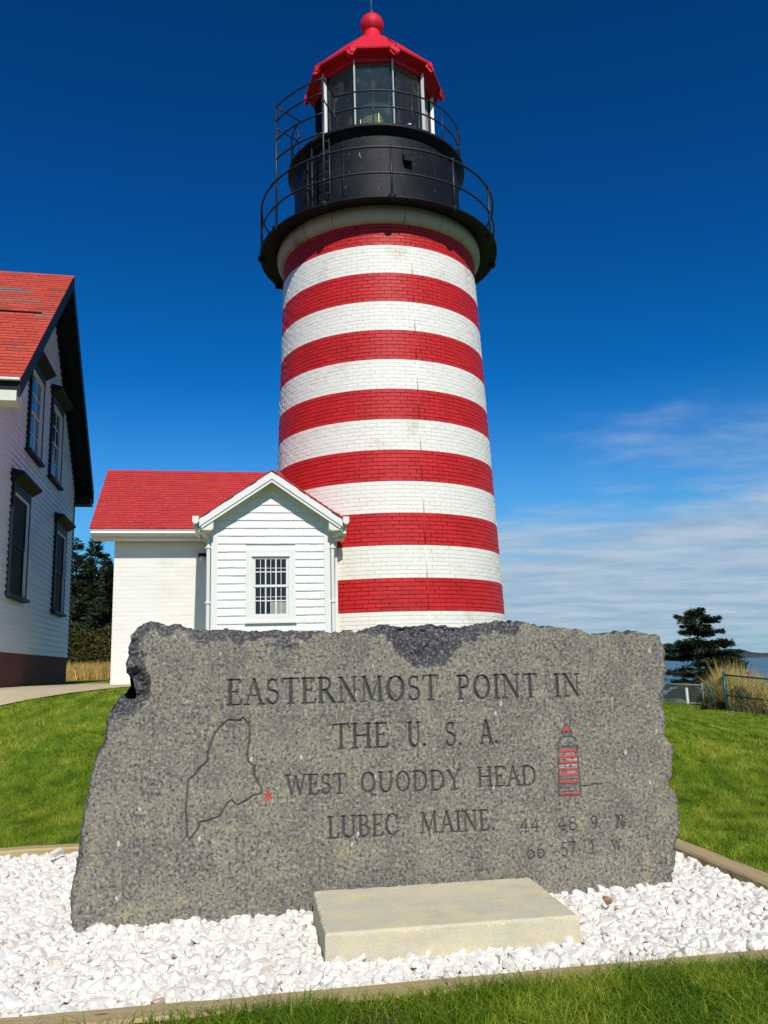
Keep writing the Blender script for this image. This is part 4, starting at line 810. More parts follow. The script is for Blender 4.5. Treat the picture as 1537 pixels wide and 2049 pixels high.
FONT = {
 'E': (0.58, [(TK, [(0.12, 0), (0.12, 1)]), (TN, [(0.0, 1), (0.5, 1), (0.5, 0.86)]), (TN, [(0.12, 0.52), (0.4, 0.52)]), (TN, [(0.4, 0.6), (0.4, 0.44)]), (TN, [(0.0, 0), (0.52, 0), (0.56, 0.16)])]),
 'A': (0.80, [(TN, [(0.1, 0), (0.40, 1)]), (TK, [(0.40, 1), (0.70, 0)]), (TN, [(0.2, 0.35), (0.6, 0.35)]), sf(0.1, 0), sf(0.70, 0, 0.24)]),
 'S': (0.56, [(TM, arc(0.27, 0.745, 0.19, 0.235, 35, 230) + arc(0.27, 0.27, 0.22, 0.26, 75, -150)), (TN, [(0.44, 0.98), (0.44, 0.80)]), (TN, [(0.06, 0.22), (0.06, 0.03)])]),
 'T': (0.72, [(TK, [(0.36, 0), (0.36, 1)]), (TN, [(0.02, 0.84), (0.05, 1), (0.67, 1), (0.70, 0.84)]), sf(0.36, 0, 0.26)]),
 'R': (0.74, [(TK, [(0.12, 0), (0.12, 1)]), (TM, [(0.02, 1), (0.3, 1)] + arc(0.3, 0.755, 0.2, 0.245, 90, -90) + [(0.12, 0.51)]), (TK, [(0.3, 0.5), (0.64, 0)]), sf(0.12, 0), sf(0.66, 0, 0.14)]),
 'N': (0.86, [(TN, [(0.13, 0), (0.13, 1)]), (TK, [(0.13, 1), (0.70, 0)]), (TN, [(0.70, 0), (0.70, 1)]), sf(0.13, 0), sf(0.70, 1), sf(0.07, 1, 0.14)]),
 'M': (1.0, [(TN, [(0.13, 0), (0.17, 1)]), (TK, [(0.17, 1), (0.48, 0.08)]), (TN, [(0.48, 0.08), (0.80, 1)]), (TK, [(0.80, 1), (0.85, 0)]), sf(0.13, 0), sf(0.85, 0, 0.24), sf(0.12, 1, 0.12), sf(0.85, 1, 0.12)]),
 'O': (0.84, [(TK, arc(0.41, 0.5, 0.33, 0.5, 120, 240)), (TK, arc(0.41, 0.5, 0.33, 0.5, -60, 60)), (TN, arc(0.41, 0.5, 0.33, 0.5, 60, 120)), (TN, arc(0.41, 0.5, 0.33, 0.5, 240, 300))]),
 'P': (0.62, [(TK, [(0.12, 0), (0.12, 1)]), (TM, [(0.02, 1), (0.3, 1)] + arc(0.3, 0.74, 0.22, 0.26, 90, -90) + [(0.12, 0.48)]), sf(0.12, 0, 0.24)]),
 'I': (0.32, [(TK, [(0.15, 0), (0.15, 1)]), sf(0.15, 0, 0.26), sf(0.15, 1, 0.26)]),
 'H': (0.88, [(TK, [(0.13, 0), (0.13, 1)]), (TK, [(0.71, 0), (0.71, 1)]), (TN, [(0.13, 0.52), (0.71, 0.52)]), sf(0.13, 0, 0.26), sf(0.13, 1, 0.26), sf(0.71, 0, 0.26), sf(0.71, 1, 0.26)]),
 'U': (0.82, [(TK, [(0.13, 1), (0.13, 0.3)] + arc(0.40, 0.3, 0.27, 0.3, 180, 270)), (TN, arc(0.40, 0.3, 0.27, 0.3, 270, 360) + [(0.67, 1)]), sf(0.13, 1, 0.26), sf(0.67, 1)]),
 'W': (1.12, [(TK, [(0.08, 1), (0.32, 0)]), (TN, [(0.32, 0), (0.54, 0.92)]), (TK, [(0.54, 0.92), (0.76, 0)]), (TN, [(0.76, 0), (1.0, 1)]), sf(0.08, 1, 0.22), sf(1.0, 1, 0.18)]),
 'Q': (0.86, [(TK, arc(0.41, 0.5, 0.33, 0.5, 120, 240)), (TK, arc(0.41, 0.5, 0.33, 0.5, -60, 60)), (TN, arc(0.41, 0.5, 0.33, 0.5, 60, 120)), (TN, arc(0.41, 0.5, 0.33, 0.5, 240, 300)), (TM, [(0.42, 0.08), (0.6, -0.1), (0.82, -0.16)])]),
 'D': (0.84, [(TK, [(0.13, 0), (0.13, 1)]), (TN, [(0.02, 1), (0.36, 1)] + arc(0.36, 0.5, 0.37, 0.5, 90, 50, 5)), (TK, arc(0.36, 0.5, 0.37, 0.5, 50, -50)), (TN, arc(0.36, 0.5, 0.37, 0.5, -50, -90, 5) + [(0.02, 0)])]),
 'Y': (0.76, [(TK, [(0.08, 1), (0.38, 0.48)]), (TN, [(0.38, 0.48), (0.68, 1)]), (TK, [(0.38, 0.48), (0.38, 0)]), sf(0.38, 0, 0.26), sf(0.08, 1), sf(0.68, 1)]),
 'L': (0.60, [(TK, [(0.13, 0), (0.13, 1)]), sf(0.13, 1, 0.26), (TN, [(0.0, 0), (0.52, 0), (0.57, 0.18)])]),
 'B': (0.68, [(TK, [(0.13, 0), (0.13, 1)]), (TM, [(0.02, 1), (0.3, 1)] + arc(0.3, 0.765, 0.2, 0.235, 90, -90) + [(0.13, 0.53)]), (TM, [(0.3, 0.53)] + arc(0.31, 0.265, 0.25, 0.265, 90, -90) + [(0.02, 0)])]),
 'C': (0.78, [(TK, arc(0.41, 0.5, 0.33, 0.5, 120, 240)), (TN, arc(0.41, 0.5, 0.33, 0.5, 120, 40)), (TN, arc(0.41, 0.5, 0.33, 0.5, 240, 320)), (TN, [(0.67, 0.95), (0.67, 0.74)])]),
 '.': (0.22, [(TK, [(0.1, 0.03), (0.1, 0.06)])]),
 ',': (0.24, [(TM, [(0.12, 0.06), (0.1, -0.12)])]),
 '4': (0.72, [(TN, [(0.44, 1), (0.04, 0.32), (0.64, 0.32)]), (TK, [(0.44, 0), (0.44, 1)]), sf(0.44, 0, 0.24)]),
 '8': (0.66, [(TM, arc(0.32, 0.755, 0.20, 0.245, 0, 360, 20)), (TM, arc(0.32, 0.265, 0.26, 0.265, 0, 360, 20))]),
 '9': (0.66, [(TM, arc(0.32, 0.70, 0.23, 0.30, 0, 360, 20)), (TM, [(0.55, 0.70), (0.5, 0.3), (0.2, 0.0)])]),
 '6': (0.66, [(TM, arc(0.32, 0.30, 0.24, 0.30, 0, 360, 20)), (TM, [(0.08, 0.30), (0.16, 0.72), (0.46, 1.0)])]),
 '5': (0.62, [(TM, [(0.52, 1), (0.16, 1), (0.12, 0.56)] + arc(0.27, 0.31, 0.25, 0.31, 110, -140))]),
 '7': (0.64, [(TM, [(0.05, 0.86), (0.07, 1), (0.58, 1), (0.22, 0)])]),
 '1': (0.30, [(TM, [(0.15, 0), (0.15, 1)]), sf(0.15, 0, 0.2), (TN, [(0.02, 0.88), (0.15, 1)])]),
}
def word_strokes(word, u0, v0, u1, v1, h):
    tot = sum(FONT[c][0] for c in word) + 0.10 * (len(word) - 1); sx = (u1 - u0) / tot; x = 0; out = []
    for c in word:
        w, st = FONT[c]
        for wd, pts in st: out.append((wd * h * 0.95, [(u0 + (x + p[0]) * sx, v0 + (v1 - v0) * (x / tot) + p[1] * h) for p in pts]))
        x += w + 0.10
    return out
def seg_dist(U, V, p, q):
    dx, dy = q[0] - p[0], q[1] - p[1]; L2 = dx * dx + dy * dy + 1e-12; t = np.clip(((U - p[0]) * dx + (V - p[1]) * dy) / L2, 0, 1)
    cx, cy = p[0] + t * dx, p[1] + t * dy; return np.hypot(U - cx, V - cy), cx, cy
def inside(U, V, poly):
    r = np.zeros(U.shape, bool); n = len(poly)
    for i in range(n):
        (x0, y0), (x1, y1) = poly[i], poly[(i + 1) % n]
        if y0 == y1: continue
        c = ((y0 > V) != (y1 > V)) & (U < (x1 - x0) * (V - y0) / (y1 - y0) + x0); r ^= c
    return r
def build_monument():
    du = 0.0037; us = np.arange(-0.02, 3.37, du); vs = np.arange(-0.10, 1.54, du); U, V = np.meshgrid(us, vs)
    # roughen the traced outline
    pts = []
    for i in range(len(OUT)):
        p, q = np.array(OUT[i]), np.array(OUT[(i + 1) % len(OUT)]); L_ = np.linalg.norm(q - p); k = max(1, int(L_ / 0.012)); nrm = np.array([-(q - p)[1], (q - p)[0]]) / L_
        for j in range(k):
            b = p + (q - p) * j / k; amp = 0.030 * (fbm(np.array(b[0] * 14.0), np.array(b[1] * 14.0), 5) - 0.5) + (0.005 if b[0] < 0.3 else 0.014) * (float(vnoise(np.array(b[0] * 55.0), np.array(b[1] * 55.0))) - 0.5) + RNG.normal(0, 0.0022)
            pts.append(tuple(b + nrm * float(amp) * (1 if b[1] > 0 else 0)))
    D = np.full(U.shape, 9.0); CX = np.zeros(U.shape); CY = np.zeros(U.shape)
    for i in range(len(pts)):
        p, q = pts[i], pts[(i + 1) % len(pts)]
        lo = (np.searchsorted(us, min(p[0], q[0]) - 0.16), np.searchsorted(us, max(p[0], q[0]) + 0.16)); hi = (np.searchsorted(vs, min(p[1], q[1]) - 0.16), np.searchsorted(vs, max(p[1], q[1]) + 0.16)); sl = (slice(*hi), slice(*lo))
        d, cx, cy = seg_dist(U[sl], V[sl], p, q); m = d < D[sl]; D[sl] = np.where(m, d, D[sl]); CX[sl] = np.where(m, cx, CX[sl]); CY[sl] = np.where(m, cy, CY[sl])
    # which edge is nearest: top and left are broken back, right only slightly
    top = sstep((CY - 1.30) / 0.1); left = (CX < 0.36) * sstep((CY - 0.05) / 0.2); bottom = sstep((0.02 - CY) / 0.05)
    nz = fbm(U * 6, V * 6, 4); nf = fbm(U * 24, V * 24, 4)
    lowf = fbm(U * 2.3 + 1.7, V * 0 + 4.2, 3); ew = top * (0.008 + 0.10 * sstep((lowf - 0.40) / 0.22) * (0.25 + 1.1 * nz)) + (1 - top) * left * (0.012 + 0.06 * np.clip(nz - 0.35, 0, 1) + 0.10 * sstep((V - 0.95) / 0.15) * (0.4 + nz)) + (1 - top) * (1 - left) * (0.010 + 0.03 * nz)
    ew = ew * (1 - bottom) + 1e-4; e = np.clip(1 - D / ew, 0, 1); e[D > 1] = 0
    Y = 0.0035 * (fbm(U * 3.1, V * 3.1, 4) - 0.5) * 4 + 0.0022 * (fbm(U * 60, V * 60, 3) - 0.5)
    Y = Y + e * (0.035 + 0.05 * top) * (0.75 + 0.5 * nf) + sstep(e * 5) * 0.022 * (nf - 0.5)
    dark = np.clip(sstep((e * 1.3 + (nf - 0.5) * 1.6 - 0.15) / 0.40) * (e > 0) * np.clip(top * 1.0 + left * sstep((V - 0.55) / 0.5) * 0.95 + left * 0.4, 0, 0.85), 0, 1) * (0.75 + 0.5 * nz)  # broken stone is darker; the left edge's shade is painted in as well
    # scooped dark breaks in the face and the deep notch at the upper left
    def scoop(poly, depth, feather, dk=1.0):
        nonlocal Y, dark
        ww = 0.035 * (fbm(U * 9 + 3, V * 9, 4) - 0.5) * 2; Ui = U + ww; Vi = V + 0.03 * (fbm(U * 9, V * 9 + 8, 4) - 0.5) * 2
        m = inside(Ui, Vi, poly); dd = np.full(U.shape, 9.0)
        for i in range(len(poly)): dd = np.minimum(dd, seg_dist(Ui, Vi, poly[i], poly[(i + 1) % len(poly)])[0])
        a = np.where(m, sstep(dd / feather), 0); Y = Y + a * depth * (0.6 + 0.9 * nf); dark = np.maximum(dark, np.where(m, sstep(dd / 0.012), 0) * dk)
    scoop([(1.655, 1.55), (2.125, 1.55), (2.10, 1.35), (2.02, 1.275), (1.95, 1.235), (1.81, 1.222), (1.74, 1.27), (1.68, 1.33)], 0.035, 0.07, 0.92)
    scoop([(1.02, 1.39), (1.15, 1.39), (1.16, 1.355), (1.03, 1.335)], 0.012, 0.03, 0.75)
    scoop([(0.18, 1.28), (0.31, 1.30), (0.38, 1.22), (0.36, 1.10), (0.28, 1.02), (0.12, 1.0)], 0.05, 0.06, 0.85)
    dn = seg_dist(U, V, (0.235, 1.215), (0.262, 1.130))[0]; hole = sstep((0.034 - dn) / 0.016); Y = Y + hole * 0.16; dark = np.maximum(dark, hole)  # the deep shade inside the notch is also put into the colour
    # carving
    carve = np.zeros(U.shape); red = np.zeros(U.shape); white = np.zeros(U.shape)
    def cut(w, pl, dmax=0.013, slope=1.25, wear=0.0):
        for p, q in zip(pl[:-1], pl[1:]):
            mg = w; lo = (max(0, np.searchsorted(us, min(p[0], q[0]) - mg)), np.searchsorted(us, max(p[0], q[0]) + mg)); hi = (max(0, np.searchsorted(vs, min(p[1], q[1]) - mg)), np.searchsorted(vs, max(p[1], q[1]) + mg)); sl = (slice(*hi), slice(*lo))
            d, _, _ = seg_dist(U[sl], V[sl], p, q); g = np.clip((w / 2 - d) * slope, 0, dmax) ; carve[sl] = np.maximum(carve[sl], g * (1 - wear * nz[sl]))
    for wd in WORDS:
        faint = 0.2 if wd[2] < 0.33 else (0.25 if wd[2] < 0.6 else 0.1)
        for w, pl in word_strokes(*wd): cut(max(w * 1.08, 0.0120 if wd[5] > 0.08 else 0.0105), pl, 0.018, 2.2, faint)
    cut(0.0135, MAINE, 0.013, 2.0, 0.45)
    for pl in ([(2.706, 0.919), (2.703, 0.879)], [(2.682, 0.888), (2.648, 0.846), (2.711, 0.844), (2.682, 0.888)], [(2.658, 0.844), (2.661, 0.821), (2.701, 0.819), (2.706, 0.842)], [(2.629, 0.79), (2.636, 0.812), (2.661, 0.821), (2.704, 0.821), (2.731, 0.808), (2.735, 0.794)],
               [(2.629, 0.79), (2.618, 0.776), (2.632, 0.764), (2.733, 0.768), (2.742, 0.753), (2.736, 0.739)], [(2.616, 0.754), (2.625, 0.74)], [(2.623, 0.756), (2.617, 0.631), (2.611, 0.502)], [(2.736, 0.756), (2.739, 0.625), (2.741, 0.497)], [(2.611, 0.502), (2.741, 0.497)], [(2.745, 0.548), (2.802, 0.547), (2.821, 0.555), (2.871, 0.552)], [(2.675, 0.838), (2.675, 0.82)], [(2.69, 0.838), (2.69, 0.82)]):
        cut(0.0125, pl, 0.010, 1.5, 0.2)
    for i, zc_ in enumerate((0.744, 0.713, 0.682, 0.645, 0.613, 0.575, 0.547, 0.508)):
        hgt = 0.012 if i != 6 else 0.006; xl = np.interp(zc_, [0.50, 0.756], [2.611, 2.623]); xr = np.interp(zc_, [0.497, 0.756], [2.741, 2.736])
        red = np.maximum(red, ((np.abs(V - zc_) < hgt * 0.75) & (U > xl + 0.004) & (U < xr - 0.004)).astype(float)) if i != 6 else red
        for dz in (-hgt, hgt): cut(0.010, [(xl, zc_ + dz), (xr, zc_ + dz)], 0.007, 1.4, 0.25)
    white = ((U > 2.625) & (U < 2.733) & (V > 0.60) & (V < 0.75)).astype(float) * (1 - red)
    red = np.maximum(red, inside(U, V, [(2.682, 0.886), (2.651, 0.848), (2.709, 0.847)]).astype(float))
    for k in range(6):
        a = rad(60 * k + 30); pl = [(0.988, 0.584), (0.988 + 0.021 * math.cos(a), 0.584 + 0.021 * math.sin(a))]; cut(0.010, pl, 0.006)
        red = np.maximum(red, (seg_dist(U, V, *pl)[0] < 0.006).astype(float))
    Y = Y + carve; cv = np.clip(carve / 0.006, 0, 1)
    # keep the cells inside the outline, pull their rim onto it, then close sides
    nv, nu = U.shape; cu = (U[:-1, :-1] + du / 2); cvv = (V[:-1, :-1] + du / 2); keep = inside(cu, cvv, pts)
    cnt = np.zeros(U.shape, int); cnt[:-1, :-1] += keep; cnt[1:, :-1] += keep; cnt[:-1, 1:] += keep; cnt[1:, 1:] += keep
    rim = (cnt > 0) & (cnt < 4); PU = np.where(rim, CX, U); PV = np.where(rim, CY, V)
    idx = np.full(U.shape, -1); used = cnt > 0; idx[used] = np.arange(used.sum())
    j, i = np.nonzero(keep); F = np.stack([idx[j, i], idx[j, i + 1], idx[j + 1, i + 1], idx[j + 1, i]], 1)
    P = np.stack([PU[used], Y[used], PV[used]], 1)
    kp = np.pad(keep, 1); E = []
    for (dj, di, a, b) in ((-1, 0, (0, 0), (0, 1)), (1, 0, (1, 1), (1, 0)), (0, -1, (1, 0), (0, 0)), (0, 1, (0, 1), (1, 1))):
        m = keep & ~kp[1 + dj:1 + dj + keep.shape[0], 1 + di:1 + di + keep.shape[1]]; jj, ii = np.nonzero(m)
        E.append(np.stack([idx[jj + a[0], ii + a[1]], idx[jj + b[0], ii + b[1]]], 1))
    E = np.concatenate(E); n0 = len(P); layers = [P]; att = {'dark': [dark[used]], 'carve': [cv[used]], 'paint_red': [red[used]], 'paint_white': [white[used]]}
    rv = np.unique(E); remap = np.full(n0, -1); remap[rv] = np.arange(len(rv)); faces = [F]; prev = rv; base = n0
    for t in (0.10, 0.20, 0.30, 0.38):
        Q = P[rv].copy(); Q[:, 1] = t + 0.012 * (fbm(Q[:, 0] * 20, Q[:, 2] * 20 + t * 50, 3) - 0.5) * 2
        c = np.array([1.7, 0.7]); off = 0.02 * (fbm(Q[:, 0] * 9 + t * 30, Q[:, 2] * 9, 3) - 0.75) * 2; Q[:, 0] += (Q[:, 0] - c[0]) / 1.7 * off; Q[:, 2] += np.where(Q[:, 2] > 0, (Q[:, 2] - c[1]) / 0.7 * off, 0)
        layers.append(Q); cur = base + np.arange(len(rv)); base += len(rv)
        fa = np.full(n0, -1); fa[rv] = prev; fb = np.full(n0, -1); fb[rv] = cur
        faces.append(np.stack([fa[E[:, 0]], fb[E[:, 0]], fb[E[:, 1]], fa[E[:, 1]]], 1)); prev = cur
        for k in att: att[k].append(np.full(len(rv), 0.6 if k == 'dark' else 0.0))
    o = np_mesh('granite_monument', np.concatenate(layers), np.concatenate(faces), M_GRANITE, {k: np.concatenate(v) for k, v in att.items()}, True)
    o.location = (-1.629, 4.413, 0); o.rotation_euler = (0, 0, rad(10.27))
    m = MB(); m.add([(p[0], 0.375, p[1]) for p in pts], [tuple(range(len(pts)))]); m.build('back_face', M_GRANITE, o)
    tag(o, 'large rough grey granite slab with carved lettering standing upright in white gravel', 'monument')
build_monument()

# ------------------------------------------------------------------ buff stone block lying in front
def build_block():
    W, Dp, Hh = 1.155, 0.69, 0.20; nx, ny = 300, 150; r = 0.012
    X, Y = np.meshgrid(np.linspace(0, W, nx), np.linspace(0, Dp, ny)); ed = np.minimum(np.minimum(X, W - X), np.minimum(Y, Dp - Y))
    Z = -0.010 * np.clip(1 - ed / r, 0, 1) ** 2 + 0.0016 * (fbm(X * 30, Y * 30, 3) - 0.5) - 0.006 * np.clip(1 - ed / 0.02, 0, 1) * (fbm(X * 40, Y * 40 + 9, 3) > 0.60)
    car = np.zeros(X.shape); rs = np.random.default_rng(5)
    # worn, unreadable rows of small cut letters
    for row, (x0, x1, y) in enumerate(((0.34, 0.98, 0.60), (0.16, 0.92, 0.47), (0.30, 0.94, 0.34), (0.34, 0.90, 0.22))):
        x = x0
        while x < x1:
            if rs.random() < 0.14: x += 0.03; continue
            p = (x, y + rs.uniform(-0.003, 0.003)); q = (x + rs.uniform(-0.006, 0.010), y + rs.uniform(0.018, 0.03)); d = seg_dist(X, Y, p, q)[0]; car = np.maximum(car, np.clip((0.0045 - d) / 0.003, 0, 1) * rs.uniform(0.3, 1))
            x += rs.uniform(0.014, 0.026)
    Z = Z - 0.0035 * car; idx = np.arange(nx * ny).reshape(ny, nx)
    F = np.stack([idx[:-1, :-1], idx[:-1, 1:], idx[1:, 1:], idx[1:, :-1]], -1).reshape(-1, 4); P = np.stack([X, Y, Z], -1).reshape(-1, 3)
    loop = np.concatenate([idx[0, :-1], idx[:-1, -1], idx[-1, :0:-1], idx[:0:-1, 0]]); layers = [P]; faces = [F]; prev = loop; base = len(P)
    for z in (-0.02, -0.06, -0.10, -0.20):
        Q = P[loop].copy(); Q[:, 2] = z; sgn = np.stack([np.where(Q[:, 0] < 1e-6, -1, np.where(Q[:, 0] > W - 1e-6, 1, 0)), np.where(Q[:, 1] < 1e-6, -1, np.where(Q[:, 1] > Dp - 1e-6, 1, 0))], 1)
        Q[:, :2] += sgn * (0.005 * (fbm(Q[:, 0] * 14 + z * 90, Q[:, 1] * 14 + z * 60, 4) - 0.4))[:, None]
        layers.append(Q); cur = base + np.arange(len(loop)); base += len(loop); faces.append(np.stack([prev, cur, np.roll(cur, -1), np.roll(prev, -1)], 1)); prev = cur
    V = np.concatenate(layers); at = np.concatenate([car.ravel(), np.zeros(len(V) - len(P))])
    o = np_mesh('stone_block', V, np.concatenate(faces), M_PLAQUE, {'carve': at}, False); o.location = (-0.305, 3.850, 0.118); o.rotation_euler = (rad(0.5), rad(0.3), rad(9.2))
    tag(o, 'low buff-coloured rectangular stone block with worn lettering lying in gravel before the slab', 'stone block')
build_block()

# ------------------------------------------------------------------ landscape timbers round the gravel bed
def timber(e0, e1, g0, g1, zt, label):
    L_ = max(e1 - e0, g1 - g0); along = (e1 - e0) > (g1 - g0); w = (g1 - g0) if along else (e1 - e0); n = max(8, int(L_ / 0.08)); m = MB(); sec = [(-w / 2 + 0.012, 0), (w / 2 - 0.012, 0), (w / 2, -0.014), (w / 2, -0.14), (-w / 2, -0.14), (-w / 2, -0.014)]
    rs = random.Random(label); vs = []
    for i in range(n + 1):
        x = -L_ / 2 + L_ * i / n; dz = 0.0012 * math.sin(i * 0.9 + e0) + rs.gauss(0, 0.0008); dy = 0.0015 * math.sin(i * 0.35 + g0)
        vs += [(x, p[0] + dy + rs.gauss(0, 0.001), p[1] + dz) for p in sec]
    k = len(sec); fs = [(i * k + j, i * k + (j + 1) % k, (i + 1) * k + (j + 1) % k, (i + 1) * k + j) for i in range(n) for j in range(k)] + [tuple(range(k)), tuple(range(n * k, n * k + k))]
    m.add(vs, fs); o = m.build('landscape_timber', M_TIMBER); c = bed((e0 + e1) / 2, (g0 + g1) / 2); o.location = (c[0], c[1], zt); o.rotation_euler = (0, 0, BA + (0 if along else math.pi / 2))
    tag(o, label, 'timber', 'timbers edging the gravel bed')
timber(-3.1, 2.40, -0.095, 0.045, 0.0, 'weathered timber edging the gravel bed along the front grass')
timber(-3.1, 2.195, 3.05, 3.19, 0.030, 'weathered timber edging the gravel bed behind the slab, below the left lawn')
timber(2.20, 2.34, 0.050, 3.19, 0.028, 'weathered timber edging the gravel bed along its right side')
timber(-3.10, -2.96, 0.050, 3.045, 0.028, 'weathered timber edging the gravel bed on its left side')

# ------------------------------------------------------------------ gravel
def chip_protos(k, npts, seed):
    rs = np.random.default_rng(seed); out = []
    while len(out) < k:
        p = rs.normal(0, 1, (npts, 3)); p /= np.linalg.norm(p, axis=1)[:, None]; p *= rs.uniform(0.82, 1.0, (npts, 1)); p *= np.array([1.0, rs.uniform(0.66, 0.98), rs.uniform(0.52, 0.82)])
        bm = bmesh.new(); [bm.verts.new(q) for q in p]; r = bmesh.ops.convex_hull(bm, input=bm.verts); bmesh.ops.delete(bm, geom=[v for v in bm.verts if not v.link_faces], context='VERTS'); bmesh.ops.triangulate(bm, faces=bm.faces); bmesh.ops.recalc_face_normals(bm, faces=bm.faces)
        bm.verts.index_update(); out.append((np.array([v.co[:] for v in bm.verts]), np.array([[v.index for v in f.verts] for f in bm.faces]))); bm.free()
    return out
def rot_mats(n, rs, tilt):
    a = rs.uniform(0, 2 * np.pi, n); t = rs.normal(0, tilt, n); p = rs.normal(0, tilt, n); ca, sa, ct, st, cp, sp = np.cos(a), np.sin(a), np.cos(t), np.sin(t), np.cos(p), np.sin(p); Z = np.zeros(n); O = np.ones(n)
    Rz = np.stack([ca, -sa, Z, sa, ca, Z, Z, Z, O], 1).reshape(-1, 3, 3); Rx = np.stack([O, Z, Z, Z, ct, -st, Z, st, ct], 1).reshape(-1, 3, 3); Ry = np.stack([cp, Z, sp, Z, O, Z, -sp, Z, cp], 1).reshape(-1, 3, 3); return Rx @ Ry @ Rz
def scatter(name, protos, pos, size, R, mat, smooth=False, attrs=None):
    k = len(protos); Vs = []; Fs = []; base = 0; which = RNG.integers(0, k, len(pos))
    for i in range(k):
        s = np.nonzero(which == i)[0]; pv, pf = protos[i]
        W = np.einsum('nij,vj->nvi', R[s], pv) * size[s][:, None, None] + pos[s][:, None, :]; Vs.append(W.reshape(-1, 3)); Fs.append((pf[None] + (np.arange(len(s)) * len(pv))[:, None, None] + base).reshape(-1, pf.shape[1])); base += len(s) * len(pv)
    return np_mesh(name, np.concatenate(Vs), np.concatenate(Fs), mat, attrs, smooth)
def build_gravel():
    rs = np.random.default_rng(21); P = []
    for layer, (sp, zoff) in enumerate(((0.040, -0.014), (0.036, 0.006), (0.046, 0.020))):
        e, g = np.meshgrid(np.arange(-2.94, 2.19, sp), np.arange(0.07, 3.04, sp)); e = e.ravel() + rs.uniform(-sp * 0.5, sp * 0.5, e.size); g = g.ravel() + rs.uniform(-sp * 0.5, sp * 0.5, g.size)
        x = BO[0] + e * BE[0] + g * BG[0]; y = BO[1] + e * BE[1] + g * BG[1]
        z = zoff + 0.030 * (fbm(x * 1.7, y * 1.7, 3) - 0.5) + rs.normal(0, 0.004, e.size) - 0.016 * sstep((0.22 - g) / 0.2) - 0.037
        # stone block and slab stand clear of the chips
        bl = ((x + 0.305) * math.cos(rad(9.2)) + (y - 3.85) * math.sin(rad(9.2)), -(x + 0.305) * math.sin(rad(9.2)) + (y - 3.85) * math.cos(rad(9.2)))
        inb = (bl[0] > 0.0) & (bl[0] < 1.155) & (bl[1] > 0.0) & (bl[1] < 0.69)
        sl = ((x + 1.629) * math.cos(rad(10.27)) + (y - 4.413) * math.sin(rad(10.27)), -(x + 1.629) * math.sin(rad(10.27)) + (y - 4.413) * math.cos(rad(10.27)))
        ins = (sl[0] > 0.0) & (sl[0] < 3.27) & (sl[1] > 0.01) & (sl[1] < 0.36); hid = (sl[0] > 0.5) & (sl[0] < 2.8) & (sl[1] > 0.8) & (layer < 1)
        # chips heap up a little against the faces
        z = z + 0.006 * sstep((0.12 + sl[1]) / 0.12) * (sl[0] > 0) * (sl[0] < 3.27) * (sl[1] < 0.02) + 0.012 * ((bl[1] > -0.10) & (bl[1] < 0) & (bl[0] > -0.05) & (bl[0] < 1.2))
        ok = ~inb & ~ins & ~hid; P.append(np.stack([x, y, z], 1)[ok])
    P = np.concatenate(P); n = len(P); size = np.clip(rs.lognormal(math.log(0.0325), 0.28, n), 0.014, 0.056)
    o = scatter('gravel', chip_protos(36, 17, 4), P, size, rot_mats(n, rs, 0.38), M_GRAVEL); tag(o, 'white marble chip gravel filling the timber-edged bed', 'gravel', kind='stuff')
build_gravel()
def pebble(name, px, py, pz, size, mat, label, seed, tilt=0.3):
    v, f = chip_protos(1, 16, seed)[0]; o = np_mesh(name, v * size, f, mat); o.location = (px, py, pz); o.rotation_euler = (tilt, 0.2, seed * 1.3); return tag(o, label, 'pebble', 'loose pebbles on the gravel bed')
pebble('pebble', 1.080, 4.525, 0.040, 0.036, M_OCHRE, 'single ochre-brown pebble lying on the white gravel right of the block', 31)
pebble('pebble', -2.30, 5.98, 0.060, 0.058, M_GRAVEL, 'largest white pebble, pointed, lying by the back timber left of the slab', 32)
pebble('pebble', -2.01, 6.08, 0.058, 0.048, M_GRAVEL, 'round white pebble by the back timber just left of the slab', 35)
pebble('pebble', -0.93, 3.50, -0.008, 0.036, M_TAN, 'pale tan pebble at the front timber left of the buff block', 36)

# ------------------------------------------------------------------ grass
def blades(name, X, Y, Z, h, w, mat, lean=0.5, tint=None, seg=2, label=None, cat='grass', rs=None, flop=0.0):
    n = len(X); rs = rs or np.random.default_rng(int(abs(X[:10].sum() * 1000)) % 9999)
    a = rs.uniform(0, 2 * np.pi, n); d = np.stack([np.cos(a), np.sin(a)], 1); b = rs.uniform(0, 2 * np.pi, n); sd = np.stack([np.cos(b), np.sin(b)], 1)
    ln = np.abs(rs.normal(0, lean, n)) + flop; base = np.stack([X, Y, Z], 1); V = []; 
    def ringp(t, wf):
        c = base.copy(); c[:, :2] += d * (ln * h * t * t)[:, None]; c[:, 2] += h * t * (1 - 0.25 * np.clip(ln, 0, 1.5) * t); o = np.zeros((n, 3)); o[:, :2] = sd * (w * wf / 2)[:, None]; return c - o, c + o
    if seg == 2:
        l0, r0 = ringp(0, np.ones(n)); l1, r1 = ringp(0.55, np.full(n, 0.8)); t, _ = ringp(1.0, np.zeros(n)); V = np.stack([l0, r0, l1, r1, t], 1).reshape(-1, 3); k = np.arange(n)[:, None] * 5
        F = np.stack([k + np.array([0, 1, 3]), k + np.array([0, 3, 2]), k + np.array([2, 3, 4])], 1).reshape(-1, 3); m = 5
    else:
        l0, r0 = ringp(0, np.ones(n)); t, _ = ringp(1.0, np.zeros(n)); V = np.stack([l0, r0, t], 1).reshape(-1, 3); F = (np.arange(n)[:, None] * 3 + np.array([0, 1, 2])); m = 3
    if tint is None: tint = rs.random(n)
    o = np_mesh(name, V, F, mat, {'tint': np.repeat(tint, m)}); return tag(o, label, cat, kind='stuff')
